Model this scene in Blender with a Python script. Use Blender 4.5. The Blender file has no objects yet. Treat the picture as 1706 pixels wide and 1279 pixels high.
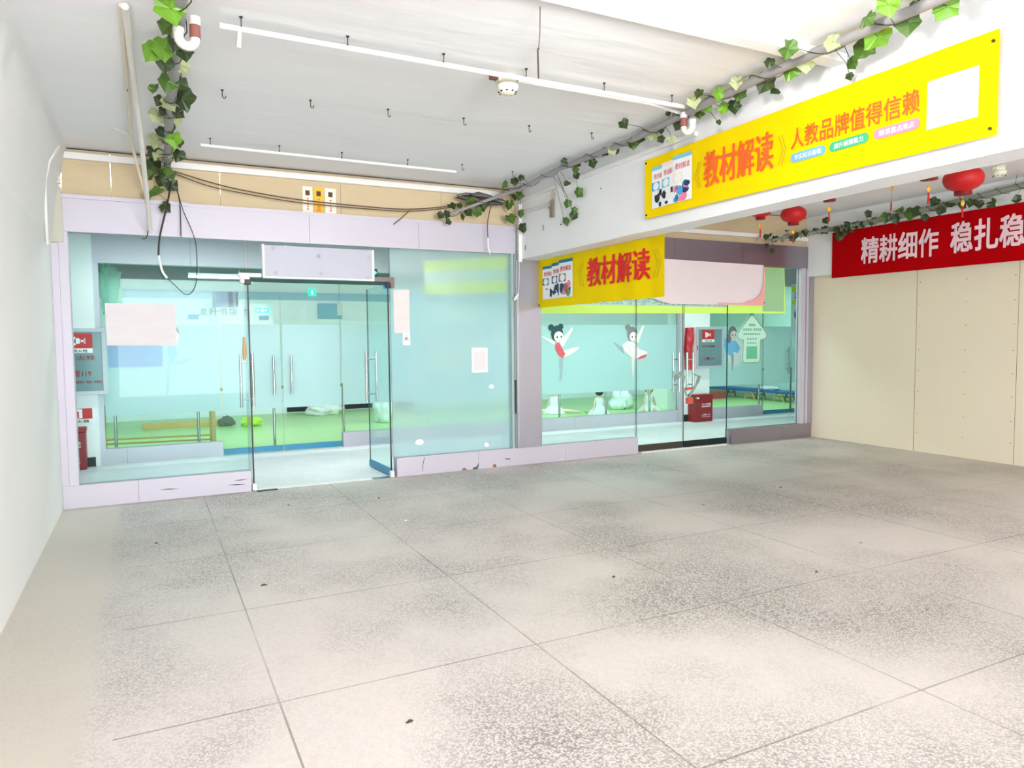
import bpy, bmesh, math, random
from mathutils import Vector, Matrix, noise

random.seed(7)
C = bpy.context.scene.collection
SC = bpy.context.scene
PI = math.pi

# ------------------------------------------------------------------ camera
def make_camera():
    yaw, pitch, roll = 0.4673, -0.0618, -0.0094
    f = Vector((math.sin(yaw) * math.cos(pitch), math.cos(yaw) * math.cos(pitch), math.sin(pitch)))
    r = Vector((math.cos(yaw), -math.sin(yaw), 0.0))
    u = r.cross(f)
    c, s = math.cos(roll), math.sin(roll)
    r2, u2 = c * r + s * u, -s * r + c * u
    m = Matrix((r2, u2, -f)).transposed().to_4x4()
    m.translation = Vector((1.033, -7.5913, 1.5))
    cd = bpy.data.cameras.new('camera')
    cd.sensor_width = 36.0
    cd.lens = 36.0 * 1200.16 / 1706.0
    cd.clip_start = 0.05
    co = bpy.data.objects.new('camera', cd)
    co.matrix_world = m
    C.objects.link(co)
    SC.camera = co

make_camera()

# ------------------------------------------------------------------ light and exposure
SC.view_settings.view_transform = 'Standard'
SC.view_settings.look = 'None'
SC.view_settings.gamma = 1.0
SC.view_settings.use_curve_mapping = False
SC.view_settings.exposure = 0.5

W = bpy.data.worlds.new('world')
SC.world = W
W.use_nodes = True
W.node_tree.nodes['Background'].inputs[0].default_value = (0.91, 0.95, 1.0, 1)
W.node_tree.nodes['Background'].inputs[1].default_value = 17.0

def lamp(name, kind, loc, power, color=(1, 1, 1), size=0.2, size_y=None, rot=(0, 0, 0)):
    ld = bpy.data.lights.new(name, kind)
    ld.energy = power
    ld.color = color
    if kind == 'AREA':
        ld.shape = 'RECTANGLE'
        ld.size = size
        ld.size_y = size_y or size
    else:
        ld.shadow_soft_size = size
    lo = bpy.data.objects.new(name, ld)
    lo.location = loc
    lo.rotation_euler = rot
    C.objects.link(lo)
    return lo

# bare bulb hung under the hall ceiling behind the camera: throws the beam's shade on the right wall
lamp('hall_lamp', 'POINT', (3.2, -5.15, 3.0), 68, (1.0, 0.98, 0.97), 0.14)
lamp('right_bay_fill', 'POINT', (7.2, -7.2, 2.5), 38, (1.0, 0.97, 0.95), 0.16)  # added fill, unseen, to brighten the right beam and its bay
# daylight comes from the world through the open shop front behind the camera; the portal only guides sampling
po = lamp('shop_front_portal', 'AREA', (2.6, -14.95, 1.62), 1, (1, 1, 1), 5.0, 3.3, (PI / 2, 0, 0))
po.data.cycles.is_portal = True
# ceiling light panels of the corridor and of the studio
lamp('corridor_light', 'AREA', (2.4, 1.2, 2.83), 44, (0.93, 1.0, 1.0), 3.6, 0.5)
lamp('corridor_light_right', 'AREA', (8.0, 1.2, 2.83), 55, (0.93, 1.0, 1.0), 4.6, 0.5)
for x, pw in ((2.0, 94), (7.0, 102), (12.0, 100)):
    lamp('studio_light', 'AREA', (x, 4.0, 2.66), pw, (0.93, 0.99, 1.0), 4.0, 1.2, (0.5, 0, 0))

# ------------------------------------------------------------------ materials
def lin(c):
    c /= 255.0
    return c / 12.92 if c <= 0.04045 else ((c + 0.055) / 1.055) ** 2.4

def rgb(r, g, b):
    return (lin(r), lin(g), lin(b), 1.0)

MATS = {}

def mat(name, col, rough=0.6, metal=0.0, var=0.06, scale=6.0, bump=0.0, bscale=None, stretch=(1, 1, 1), spec=0.5):
    """Principled material with a noise-driven variation of its colour and optional noise bump."""
    if name in MATS:
        return MATS[name]
    m = bpy.data.materials.new(name)
    m.use_nodes = True
    nt = m.node_tree
    p = nt.nodes['Principled BSDF']
    p.inputs['Roughness'].default_value = rough
    p.inputs['Metallic'].default_value = metal
    p.inputs['Specular IOR Level'].default_value = spec
    c = rgb(*col)
    tc = nt.nodes.new('ShaderNodeTexCoord')
    mp = nt.nodes.new('ShaderNodeMapping')
    mp.inputs['Scale'].default_value = stretch
    nt.links.new(tc.outputs['Object'], mp.inputs['Vector'])
    nz = nt.nodes.new('ShaderNodeTexNoise')
    nz.inputs['Scale'].default_value = scale
    nz.inputs['Detail'].default_value = 5
    nt.links.new(mp.outputs[0], nz.inputs['Vector'])
    mx = nt.nodes.new('ShaderNodeMix')
    mx.data_type = 'RGBA'
    mx.inputs['A'].default_value = tuple(min(1.0, v * (1 - var)) for v in c[:3]) + (1,)
    mx.inputs['B'].default_value = tuple(min(1.0, v * (1 + var)) for v in c[:3]) + (1,)
    nt.links.new(nz.outputs['Fac'], mx.inputs['Factor'])
    nt.links.new(mx.outputs['Result'], p.inputs['Base Color'])
    if bump:
        n2 = nt.nodes.new('ShaderNodeTexNoise')
        n2.inputs['Scale'].default_value = bscale or scale
        n2.inputs['Detail'].default_value = 3
        nt.links.new(mp.outputs[0], n2.inputs['Vector'])
        b = nt.nodes.new('ShaderNodeBump')
        b.inputs['Strength'].default_value = bump
        b.inputs['Distance'].default_value = 0.02
        nt.links.new(n2.outputs['Fac'], b.inputs['Height'])
        nt.links.new(b.outputs[0], p.inputs['Normal'])
    MATS[name] = m
    return m

def glow(name, col, strength):
    m = bpy.data.materials.new(name)
    m.use_nodes = True
    p = m.node_tree.nodes['Principled BSDF']
    p.inputs['Base Color'].default_value = rgb(*col)
    p.inputs['Emission Color'].default_value = rgb(*col)
    p.inputs['Emission Strength'].default_value = strength
    return m

def glass(name, tint, gloss=1.0):
    """Clear pane: tinted transparency with a Fresnel mirror on top."""
    m = bpy.data.materials.new(name)
    m.use_nodes = True
    nt = m.node_tree
    nt.nodes.remove(nt.nodes['Principled BSDF'])
    out = nt.nodes['Material Output']
    t = nt.nodes.new('ShaderNodeBsdfTransparent')
    t.inputs[0].default_value = tint + (1,)
    g = nt.nodes.new('ShaderNodeBsdfGlossy')
    g.inputs['Roughness'].default_value = 0.02
    g.inputs['Color'].default_value = (gloss, gloss, gloss, 1)
    fr = nt.nodes.new('ShaderNodeFresnel')
    ge = nt.nodes.new('ShaderNodeNewGeometry')
    io = nt.nodes.new('ShaderNodeMapRange')       # same index seen from either side of the pane
    io.inputs['To Min'].default_value = 1.16
    io.inputs['To Max'].default_value = 1 / 1.16
    nt.links.new(ge.outputs['Backfacing'], io.inputs['Value'])
    nt.links.new(io.outputs[0], fr.inputs[0])
    mx = nt.nodes.new('ShaderNodeMixShader')
    nt.links.new(fr.outputs[0], mx.inputs[0])
    nt.links.new(t.outputs[0], mx.inputs[1])
    nt.links.new(g.outputs[0], mx.inputs[2])
    nt.links.new(mx.outputs[0], out.inputs[0])
    return m

def film(name, col, trans=0.55, clear=0.0, gloss=0.0, blotch=None, rough=0.15, see=0.0):
    """Frosted film: diffuse and translucent, partly clear, with an optional soft sheen."""
    m = bpy.data.materials.new(name)
    m.use_nodes = True
    nt = m.node_tree
    nt.nodes.remove(nt.nodes['Principled BSDF'])
    out = nt.nodes['Material Output']
    d = nt.nodes.new('ShaderNodeBsdfDiffuse')
    tl = nt.nodes.new('ShaderNodeBsdfTranslucent')
    tc = nt.nodes.new('ShaderNodeTexCoord')
    nz = nt.nodes.new('ShaderNodeTexNoise')
    nz.inputs['Scale'].default_value = 1.3
    nz.inputs['Detail'].default_value = 2
    nt.links.new(tc.outputs['Object'], nz.inputs['Vector'])
    mc = nt.nodes.new('ShaderNodeMix')
    mc.data_type = 'RGBA'
    mc.inputs['A'].default_value = rgb(*col)
    mc.inputs['B'].default_value = rgb(*(blotch or col))
    nt.links.new(nz.outputs['Fac'], mc.inputs['Factor'])
    nt.links.new(mc.outputs['Result'], d.inputs[0])
    nt.links.new(mc.outputs['Result'], tl.inputs[0])
    a = nt.nodes.new('ShaderNodeMixShader')
    a.inputs[0].default_value = trans
    nt.links.new(d.outputs[0], a.inputs[1])
    nt.links.new(tl.outputs[0], a.inputs[2])
    last = a
    if see:        # part of the light passes as through ground glass, blurred
        rf = nt.nodes.new('ShaderNodeBsdfRefraction')
        rf.inputs['Roughness'].default_value = 0.66
        rf.inputs['IOR'].default_value = 1.02
        nt.links.new(mc.outputs['Result'], rf.inputs['Color'])
        b = nt.nodes.new('ShaderNodeMixShader')
        b.inputs[0].default_value = see
        nt.links.new(last.outputs[0], b.inputs[1])
        nt.links.new(rf.outputs[0], b.inputs[2])
        last = b
    if clear:
        tr = nt.nodes.new('ShaderNodeBsdfTransparent')
        b = nt.nodes.new('ShaderNodeMixShader')
        b.inputs[0].default_value = clear
        nt.links.new(last.outputs[0], b.inputs[1])
        nt.links.new(tr.outputs[0], b.inputs[2])
        last = b
    if gloss:
        g = nt.nodes.new('ShaderNodeBsdfGlossy')
        g.inputs['Roughness'].default_value = rough
        fr = nt.nodes.new('ShaderNodeFresnel')
        ge = nt.nodes.new('ShaderNodeNewGeometry')
        io = nt.nodes.new('ShaderNodeMapRange')
        io.inputs['To Min'].default_value = 1.0 + gloss
        io.inputs['To Max'].default_value = 1 / (1.0 + gloss)
        nt.links.new(ge.outputs['Backfacing'], io.inputs['Value'])
        nt.links.new(io.outputs[0], fr.inputs[0])
        b = nt.nodes.new('ShaderNodeMixShader')
        nt.links.new(fr.outputs[0], b.inputs[0])
        nt.links.new(last.outputs[0], b.inputs[1])
        nt.links.new(g.outputs[0], b.inputs[2])
        last = b
    nt.links.new(last.outputs[0], out.inputs[0])
    return m

def terrazzo(name, base, dirt, chips_dark, line=True, rough=0.34):
    m = bpy.data.materials.new(name)
    m.use_nodes = True
    nt = m.node_tree
    L = nt.links.new
    p = nt.nodes['Principled BSDF']
    p.inputs['Roughness'].default_value = rough
    N = nt.nodes.new
    tc = N('ShaderNodeTexCoord')

    def nz(scale, detail=4, rough_=0.5, w=0.0):
        n = N('ShaderNodeTexNoise')
        n.noise_dimensions = '4D'
        n.inputs['W'].default_value = w
        n.inputs['Scale'].default_value = scale
        n.inputs['Detail'].default_value = detail
        n.inputs['Roughness'].default_value = rough_
        L(tc.outputs['Object'], n.inputs['Vector'])
        return n.outputs['Fac']

    def mth(op, a, b=None, c=None, clamp=False):
        n = N('ShaderNodeMath')
        n.operation = op
        n.use_clamp = clamp
        for i, v in enumerate((a, b, c)):
            if v is None:
                continue
            if isinstance(v, (int, float)):
                n.inputs[i].default_value = v
            else:
                L(v, n.inputs[i])
        return n.outputs[0]

    def ramp(v, lo, hi):
        n = N('ShaderNodeMapRange')
        n.inputs['From Min'].default_value = lo
        n.inputs['From Max'].default_value = hi
        L(v, n.inputs['Value'])
        return n.outputs[0]

    def mix(f, a, b):
        n = N('ShaderNodeMix')
        n.data_type = 'RGBA'
        for k, v in (('Factor', f), ('A', a), ('B', b)):
            if isinstance(v, (tuple, float, int)):
                n.inputs[k].default_value = v
            else:
                L(v, n.inputs[k])
        return n.outputs['Result']

    vor = N('ShaderNodeTexVoronoi')
    vor.inputs['Scale'].default_value = 105
    L(tc.outputs['Object'], vor.inputs['Vector'])
    sep0 = N('ShaderNodeSeparateColor')
    L(vor.outputs['Color'], sep0.inputs[0])
    wear = ramp(nz(0.85, 3, 0.5, 2.0), 0.40, 0.64)       # where the polish is gone and the chips show
    gaps = ramp(vor.outputs['Distance'], 0.42, 0.62)
    chips = mth('MULTIPLY', ramp(sep0.outputs[0], 0.62, 0.80), wear)
    edge = mth('MULTIPLY', gaps, mth('ADD', mth('MULTIPLY', wear, 0.75), 0.10))
    broad = ramp(nz(0.33, 3, 0.5, 7.0), 0.36, 0.66)
    col = mix(broad, rgb(*base), rgb(*dirt))
    fine = nz(26, 5, 0.65, 1.0)
    col = mix(mth('MULTIPLY', ramp(fine, 0.35, 0.7), 0.16), col, rgb(150, 140, 128))
    col = mix(mth('MULTIPLY', chips, 0.42), col, rgb(*chips_dark))
    col = mix(mth('MULTIPLY', edge, 0.64), col, rgb(*chips_dark))
    # dark scuffs and crumbs trodden into the surface
    sp = N('ShaderNodeTexVoronoi')
    sp.inputs['Scale'].default_value = 3.4
    sp.inputs['Randomness'].default_value = 1.0
    L(tc.outputs['Object'], sp.inputs['Vector'])
    s2 = N('ShaderNodeSeparateColor')
    L(sp.outputs['Color'], s2.inputs[0])
    size = mth('MULTIPLY', mth('POWER', s2.outputs[1], 5.0), 0.055)
    spot = mth('LESS_THAN', sp.outputs['Distance'], size)
    col = mix(mth('MULTIPLY', spot, 0.75), col, rgb(62, 56, 48))
    scuff = ramp(nz(2.4, 6, 0.72, 4.0), 0.66, 0.80)
    col = mix(mth('MULTIPLY', scuff, 0.45), col, rgb(112, 104, 92))
    if line:
        sx = N('ShaderNodeSeparateXYZ')
        L(tc.outputs['Object'], sx.inputs[0])
        def lines(v, o, s, half):
            t = mth('DIVIDE', mth('SUBTRACT', v, o), s)
            fr = mth('ABSOLUTE', mth('SUBTRACT', mth('FRACT', mth('ADD', t, 0.5)), 0.5))
            return mth('LESS_THAN', fr, half / s)
        lx = lines(sx.outputs[0], 1.4698, 1.2194, 0.0045)
        ly = lines(sx.outputs[1], -4.5473, 1.1704, 0.0045)
        inside = mth('GREATER_THAN', sx.outputs[0], 0.86)
        ln = mth('MULTIPLY', mth('MAXIMUM', lx, mth('MULTIPLY', ly, inside)), ramp(nz(1.1, 4, 0.6, 9.0), 0.30, 0.55))
        col = mix(mth('MULTIPLY', ln, 0.62), col, rgb(84, 76, 62))
        # plain cement strip along the left wall
        strip = ramp(sx.outputs[0], 0.80, 0.72)
        col = mix(mth('MULTIPLY', strip, 0.8), col, rgb(206, 198, 184))
    L(col, p.inputs['Base Color'])
    rr = N('ShaderNodeMapRange')
    rr.inputs['To Min'].default_value = rough + 0.18
    rr.inputs['To Max'].default_value = rough
    L(broad, rr.inputs['Value'])
    L(rr.outputs[0], p.inputs['Roughness'])
    return m

M_wall = mat('white_wall_paint', (238, 238, 238), 0.75, var=0.03, scale=2.5, bump=0.10, bscale=5)
M_beam = mat('white_beam_plaster', (240, 240, 240), 0.75, var=0.04, scale=3, bump=0.15, bscale=7)
M_ceil = mat('white_ceiling_cloth', (243, 243, 244), 0.85, var=0.02, scale=2, bump=0.55, bscale=1.6, stretch=(0.6, 3.0, 1))
M_board = mat('beige_partition_board', (238, 225, 200), 0.7, var=0.03, scale=1.5)
M_tan = mat('tan_board', (208, 188, 152), 0.65, var=0.07, scale=4, stretch=(1, 1, 4))
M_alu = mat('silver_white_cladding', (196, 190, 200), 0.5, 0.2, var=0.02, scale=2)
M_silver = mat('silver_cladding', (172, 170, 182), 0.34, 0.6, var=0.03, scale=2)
M_alu_shade = mat('shaded_cladding', (158, 150, 160), 0.30, 0.8, var=0.03, scale=2)  # same cladding as the left bay, with the right bay's shade in its colour
M_seam = mat('dark_seam', (70, 66, 70), 0.8)
M_plast = mat('white_plastic', (238, 236, 232), 0.4, var=0.02)
M_cream = mat('cream_plastic', (240, 236, 214), 0.45, var=0.03)
M_gray = mat('grey_pvc_pipe', (150, 147, 146), 0.45, var=0.10, scale=9)
M_pvc = mat('whitish_pvc', (222, 218, 210), 0.4, var=0.06, scale=12)
M_rust = mat('brown_red_tape', (140, 84, 76), 0.7, var=0.25, scale=30)
M_black = mat('black_cable', (34, 30, 30), 0.55)
M_brownw = mat('brown_cable', (92, 70, 52), 0.6)
M_dark = mat('dark_metal', (38, 38, 40), 0.45, 0.4)
M_hook = mat('dark_hook_steel', (62, 58, 56), 0.4, 0.7)
M_chrome = mat('brushed_steel', (190, 188, 186), 0.22, 1.0, var=0.08, scale=40, stretch=(1, 1, 0.1))
M_edge = mat('dark_glass_edge', (22, 58, 56), 0.2)
M_teal = mat('blue_teal_rail', (34, 128, 164), 0.4, var=0.06)
M_glass = glass('shop_glass', (0.91, 0.99, 0.98))
M_glass2 = glass('studio_glass', (0.93, 0.99, 0.985))
M_frost = film('frosted_film', (204, 229, 236), 0.5, clear=0.03)
M_frost_out = film('frosted_pane', (246, 250, 247), 0.5, gloss=0.30, blotch=(216, 242, 250), rough=0.2, see=0.72)
M_red = mat('fire_red', (206, 32, 38), 0.5)
M_maroon = mat('maroon_metal', (140, 22, 30), 0.42, var=0.05)
M_white = mat('white_print', (240, 240, 238), 0.6, var=0.01)
M_paper = mat('white_paper', (236, 232, 232), 0.8, var=0.02, bump=0.2, bscale=9)
M_yel = mat('yellow_banner_cloth', (243, 211, 0), 0.75, var=0.02, scale=3, spec=0.08)
M_orange = mat('orange_red_print', (244, 96, 28), 0.6, var=0.02)
M_bred = mat('bright_red_print', (222, 20, 20), 0.6, var=0.02)
M_redcloth = mat('red_banner_cloth', (182, 0, 8), 0.8, var=0.05, scale=3, spec=0.06)
M_pinkprint = mat('pale_pink_print', (250, 214, 222), 0.6, var=0.01)
M_lant = mat('red_lantern_cloth', (196, 10, 16), 0.55, var=0.08, scale=8)
M_gold = mat('gold_paper', (236, 176, 60), 0.4, 0.3)
M_leaf = [mat('dark_ivy_leaf', (46, 66, 24), 0.45, var=0.25, scale=25), mat('mid_ivy_leaf', (72, 106, 30), 0.45, var=0.25, scale=25),
          mat('bright_ivy_leaf', (106, 156, 38), 0.4, var=0.22, scale=25), mat('pale_leaf_back', (166, 176, 128), 0.55, var=0.10, scale=25)]
M_vine = mat('dark_vine', (58, 60, 36), 0.7, var=0.2, scale=30)
M_green = mat('green_vinyl_floor', (184, 230, 150), 0.32, var=0.04, scale=2)
M_studio = mat('studio_wall_white', (240, 246, 252), 0.7, var=0.02)
M_band = mat('pale_blue_band', (170, 200, 222), 0.6, var=0.03)
M_dceil = mat('dark_blue_ceiling', (40, 74, 92), 0.6, var=0.25, scale=1.2)
M_cceil = mat('corridor_ceiling_grey', (190, 200, 198), 0.8)
M_wood = mat('yellow_wood', (206, 170, 92), 0.45, var=0.12, scale=6, stretch=(1, 1, 0.2))
M_floor = terrazzo('terrazzo_floor', (222, 212, 205), (207, 200, 193), (50, 46, 43))
M_floor2 = terrazzo('pale_corridor_terrazzo', (242, 243, 245), (232, 238, 240), (176, 180, 182), line=False)

# ------------------------------------------------------------------ mesh helpers
class MB:
    def __init__(s):
        s.v, s.f, s.m, s.sm = [], [], [], []

    def add(s, vs, fs, m=0, smooth=False):
        o = len(s.v)
        s.v += [Vector(v) for v in vs]
        for i, f in enumerate(fs):
            s.f.append([o + k for k in f])
            s.m.append(m[i] if isinstance(m, (list, tuple)) else m)
            s.sm.append(smooth)
        return s

    def box(s, x0, x1, y0, y1, z0, z1, m=0):
        v = [(x, y, z) for z in (z0, z1) for y in (y0, y1) for x in (x0, x1)]
        f = [(0, 2, 3, 1), (4, 5, 7, 6), (0, 1, 5, 4), (2, 6, 7, 3), (0, 4, 6, 2), (1, 3, 7, 5)]
        return s.add(v, f, m)

    def pane(s, x0, x1, y0, y1, z0, z1, edge=1):
        return s.box(x0, x1, y0, y1, z0, z1, [edge, edge, 0, 0, edge, edge])

    def quad(s, a, b, c, d, m=0):
        return s.add([a, b, c, d], [(0, 1, 2, 3)], m)

    def tube(s, pts, r, n=8, m=0, caps=True):
        pts = [Vector(p) for p in pts]
        rs = r if isinstance(r, (list, tuple)) else [r] * len(pts)
        ref = None
        rings = []
        for i, p in enumerate(pts):
            t = (pts[min(i + 1, len(pts) - 1)] - pts[max(i - 1, 0)]).normalized()
            if ref is None:
                ref = Vector((0, 0, 1)) if abs(t.z) < 0.9 else Vector((1, 0, 0))
            a = (ref - t * ref.dot(t))
            a = a.normalized() if a.length > 1e-6 else t.orthogonal().normalized()
            ref = a
            b = t.cross(a)
            rings.append([p + rs[i] * (math.cos(2 * PI * k / n) * a + math.sin(2 * PI * k / n) * b) for k in range(n)])
        vs = [v for rg in rings for v in rg]
        fs = []
        for i in range(len(rings) - 1):
            for k in range(n):
                fs.append((i * n + k, i * n + (k + 1) % n, (i + 1) * n + (k + 1) % n, (i + 1) * n + k))
        s.add(vs, fs, m, True)
        if caps:
            s.add(rings[0], [tuple(reversed(range(n)))], m)
            s.add(rings[-1], [tuple(range(n))], m)
        return s

    def lathe(s, prof, c=(0, 0, 0), n=24, m=0, smooth=True, sq=1.0):
        vs, fs = [], []
        for r, z in prof:
            vs += [(c[0] + r * math.cos(2 * PI * k / n), c[1] + sq * r * math.sin(2 * PI * k / n), c[2] + z) for k in range(n)]
        for i in range(len(prof) - 1):
            for k in range(n):
                fs.append((i * n + k, i * n + (k + 1) % n, (i + 1) * n + (k + 1) % n, (i + 1) * n + k))
        return s.add(vs, fs, m, smooth)

    def ball(s, c, rx, ry, rz, n=16, m=0, wob=0.0, seed=0.0):
        vs, fs = [], []
        k2 = n // 2
        for i in range(k2 + 1):
            th = PI * i / k2
            for k in range(n):
                ph = 2 * PI * k / n
                d = Vector((math.sin(th) * math.cos(ph), math.sin(th) * math.sin(ph), math.cos(th)))
                w = 1 + wob * noise.noise(d * 2.6 + Vector((seed, seed, 0)))
                vs.append((c[0] + rx * w * d.x, c[1] + ry * w * d.y, c[2] + rz * w * d.z))
        for i in range(k2):
            for k in range(n):
                fs.append((i * n + k, (i + 1) * n + k, (i + 1) * n + (k + 1) % n, i * n + (k + 1) % n))
        return s.add(vs, fs, m, True)

    def prism(s, pts, d, m=0, ms=None):
        """Closed outline (3-D points in one plane) pushed along the vector d."""
        n = len(pts)
        p = [Vector(q) for q in pts]
        d = Vector(d)
        s.add(p + [q + d for q in p], [tuple(range(n)), tuple(reversed(range(n, 2 * n)))], m)
        s.add(p + [q + d for q in p], [(k, k + n, (k + 1) % n + n, (k + 1) % n) for k in range(n)], m if ms is None else ms)
        return s

    def grid(s, fn, nu, nv, m=0, smooth=True):
        vs = [fn(i / nu, j / nv) for j in range(nv + 1) for i in range(nu + 1)]
        fs = [(j * (nu + 1) + i, j * (nu + 1) + i + 1, (j + 1) * (nu + 1) + i + 1, (j + 1) * (nu + 1) + i) for j in range(nv) for i in range(nu)]
        return s.add(vs, fs, m, smooth)

ROOT = {}

def _mesh(name, mb, mats, base):
    me = bpy.data.meshes.new(name)
    me.from_pydata([v - base for v in mb.v], [], mb.f)
    for m in (mats if isinstance(mats, (list, tuple)) else [mats]):
        me.materials.append(m)
    for p, mi, sm in zip(me.polygons, mb.m, mb.sm):
        p.material_index = mi
        p.use_smooth = sm
    me.update()
    return me

def tag(o, label, cat, group=None, kind=None):
    o['label'] = label
    o['category'] = cat
    if group:
        o['group'] = group
    if kind:
        o['kind'] = kind
    return o

def thing(name, label, cat, loc, group=None, kind=None):
    o = bpy.data.objects.new(name, None)
    o.empty_display_size = 0.1
    o.location = loc
    C.objects.link(o)
    ROOT[o] = Vector(loc)
    return tag(o, label, cat, group, kind)

def part(name, mb, mats, parent, label=None, bevel=0):
    base = ROOT[parent]
    o = bpy.data.objects.new(name, _mesh(name, mb, mats, base))
    o.parent = parent
    C.objects.link(o)
    ROOT[o] = base
    if label:
        o['label'] = label
    if bevel:
        bv = o.modifiers.new('bevel', 'BEVEL')
        bv.width = bevel
        bv.segments = 2
        bv.limit_method = 'ANGLE'
    return o

def solo(name, mb, mats, label, cat, group=None, kind=None, bevel=0, base=None):
    if base is None:
        xs, ys, zs = zip(*[tuple(v) for v in mb.v])
        base = Vector(((min(xs) + max(xs)) / 2, (min(ys) + max(ys)) / 2, min(zs)))
    base = Vector(base)
    o = bpy.data.objects.new(name, _mesh(name, mb, mats, base))
    o.location = base
    C.objects.link(o)
    ROOT[o] = base
    if bevel:
        bv = o.modifiers.new('bevel', 'BEVEL')
        bv.width = bevel
        bv.segments = 2
        bv.limit_method = 'ANGLE'
    return tag(o, label, cat, group, kind)

def struct(name, mb, mats, label, cat, bevel=0):
    return solo(name, mb, mats, label, cat, None, 'structure', bevel, (0, 0, 0))

def clone(root, loc, label=None, group=None):
    r = root.copy()
    C.objects.link(r)
    r.location = loc
    if label:
        r['label'] = label
    if group:
        r['group'] = group
    for ch in list(root.children):
        c = ch.copy()
        C.objects.link(c)
        c.parent = r
        for g in list(ch.children):
            d = g.copy()
            C.objects.link(d)
            d.parent = c
    return r

# ------------------------------------------------------------------ lettering
_TXT = {}

def glyphs(s, bold, dup):
    key = (s, bold, dup)
    if key not in _TXT:
        cu = bpy.data.curves.new('lettering', 'FONT')
        cu.body = s
        cu.resolution_u = 3
        o = bpy.data.objects.new('lettering', cu)
        C.objects.link(o)
        dg = bpy.context.evaluated_depsgraph_get()
        dg.update()
        me = bpy.data.meshes.new_from_object(o.evaluated_get(dg))
        vs = [v.co.copy() for v in me.vertices]
        fs = [list(p.vertices) for p in me.polygons]
        bpy.data.objects.remove(o)
        bpy.data.meshes.remove(me)
        bpy.data.curves.remove(cu)
        shifts = [(0, 0)]
        if dup:
            shifts += [(-dup, 0), (dup, 0)]
        if bold:
            shifts += [(sx * (bold + dup), sy * bold) for sx in (-1, 1) for sy in (-1, 1)]
        V2, F2 = [], []
        for k, (dx, dy) in enumerate(shifts):
            F2 += [[i + len(V2) for i in f] for f in fs]
            V2 += [v + Vector((dx, dy, 0.0001 * k)) for v in vs]
        vs, fs = V2, F2
        _TXT[key] = (vs, fs)
    return _TXT[key]

def write(mb, s, org, xd, up, w, h, m=0, bold=0.012, dup=0.0, lift=0.003):
    """Letters of s fitted into the w x h rectangle whose lower-left corner is org."""
    vs, fs = glyphs(s, bold, dup)
    xs = [v.x for v in vs]
    ys = [v.y for v in vs]
    x0, y0 = min(xs), min(ys)
    sx, sy = w / (max(xs) - x0), h / (max(ys) - y0)
    org, xd, up = Vector(org), Vector(xd), Vector(up)
    n = xd.cross(up)
    mb.add([org + xd * ((v.x - x0) * sx) + up * ((v.y - y0) * sy) + n * (lift + v.z) for v in vs], fs, m)
    return mb

def ellipse(cx, cz, rx, rz, n=20, a0=0, a1=2 * PI):
    return [(cx + rx * math.cos(a0 + (a1 - a0) * k / n), cz + rz * math.sin(a0 + (a1 - a0) * k / n)) for k in range(n if a1 - a0 > 6 else n + 1)]


# ================================================================== the setting
FX = (1, 0, 0)
FZ = (0, 0, 1)
BX = (0, -1, 0)          # reading direction on faces that look toward -X

struct('floor', MB().box(-0.6, 9.95, -15.0, 0.05, -0.1, 0), M_floor, 'speckled grey terrazzo hall floor with dark joint lines', 'floor')
struct('floor_corridor', MB().box(-1.5, 15, 0.05, 2.62, -0.1, 0), M_floor2, 'pale terrazzo corridor floor behind the glass front', 'floor')
struct('floor_studio', MB().box(-1.5, 15, 2.62, 8.1, -0.1, 0), M_green, 'bright green vinyl floor of the dance studio', 'floor')

# left wall: flat board, leaning out as the plastered beam above
mb = MB()
prof = [(0.30, 0), (0.30, 2.43), (0.312, 2.47), (0.385, 2.95), (0.43, 3.17), (0.455, 3.26), (0.1, 3.26), (0.1, 0)]
n = len(prof)
for y0, y1 in ((-15.0, 0.05),):
    vs = [(x, y0, z) for x, z in prof] + [(x, y1, z) for x, z in prof]
    mb.add(vs, [(k, (k + 1) % n, (k + 1) % n + n, k + n) for k in range(n)])
    mb.add(vs, [tuple(range(n)), tuple(range(n, 2 * n))])
struct('wall_left', mb, M_wall, 'smooth white wall along the left side of the hall', 'wall')
struct('wall_right', MB().box(9.9, 10.05, -15.0, 0.05, 0, 3.25), M_board, 'beige board partition under the red banner', 'wall')
mb = MB()
for y in (-1.62, -2.84):
    mb.box(9.8985, 9.9, y - 0.002, y + 0.002, 0, 2.4, 1)
for z in (0.25, 0.5, 0.78, 1.05, 1.32, 1.62, 1.9, 2.18):
    for y in (-1.66, -2.80, -2.25):
        mb.box(9.898, 9.9, y - 0.005, y + 0.005, z - 0.005, z + 0.005, 1)
part('board_joint', mb, [M_board, mat('screw_head_brown', (120, 108, 88), 0.6)], bpy.data.objects['wall_right'])
struct('ceiling', MB().box(-0.6, 10.1, -15.0, 0.1, 3.25, 3.35), M_ceil, 'white cloth-lined hall ceiling with soft wrinkles', 'ceiling')
struct('wall_back', MB().box(5.2, 10.05, -15.1, -15.0, 0, 3.25), M_wall, 'white wall at the back of the right bay', 'wall')

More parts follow.
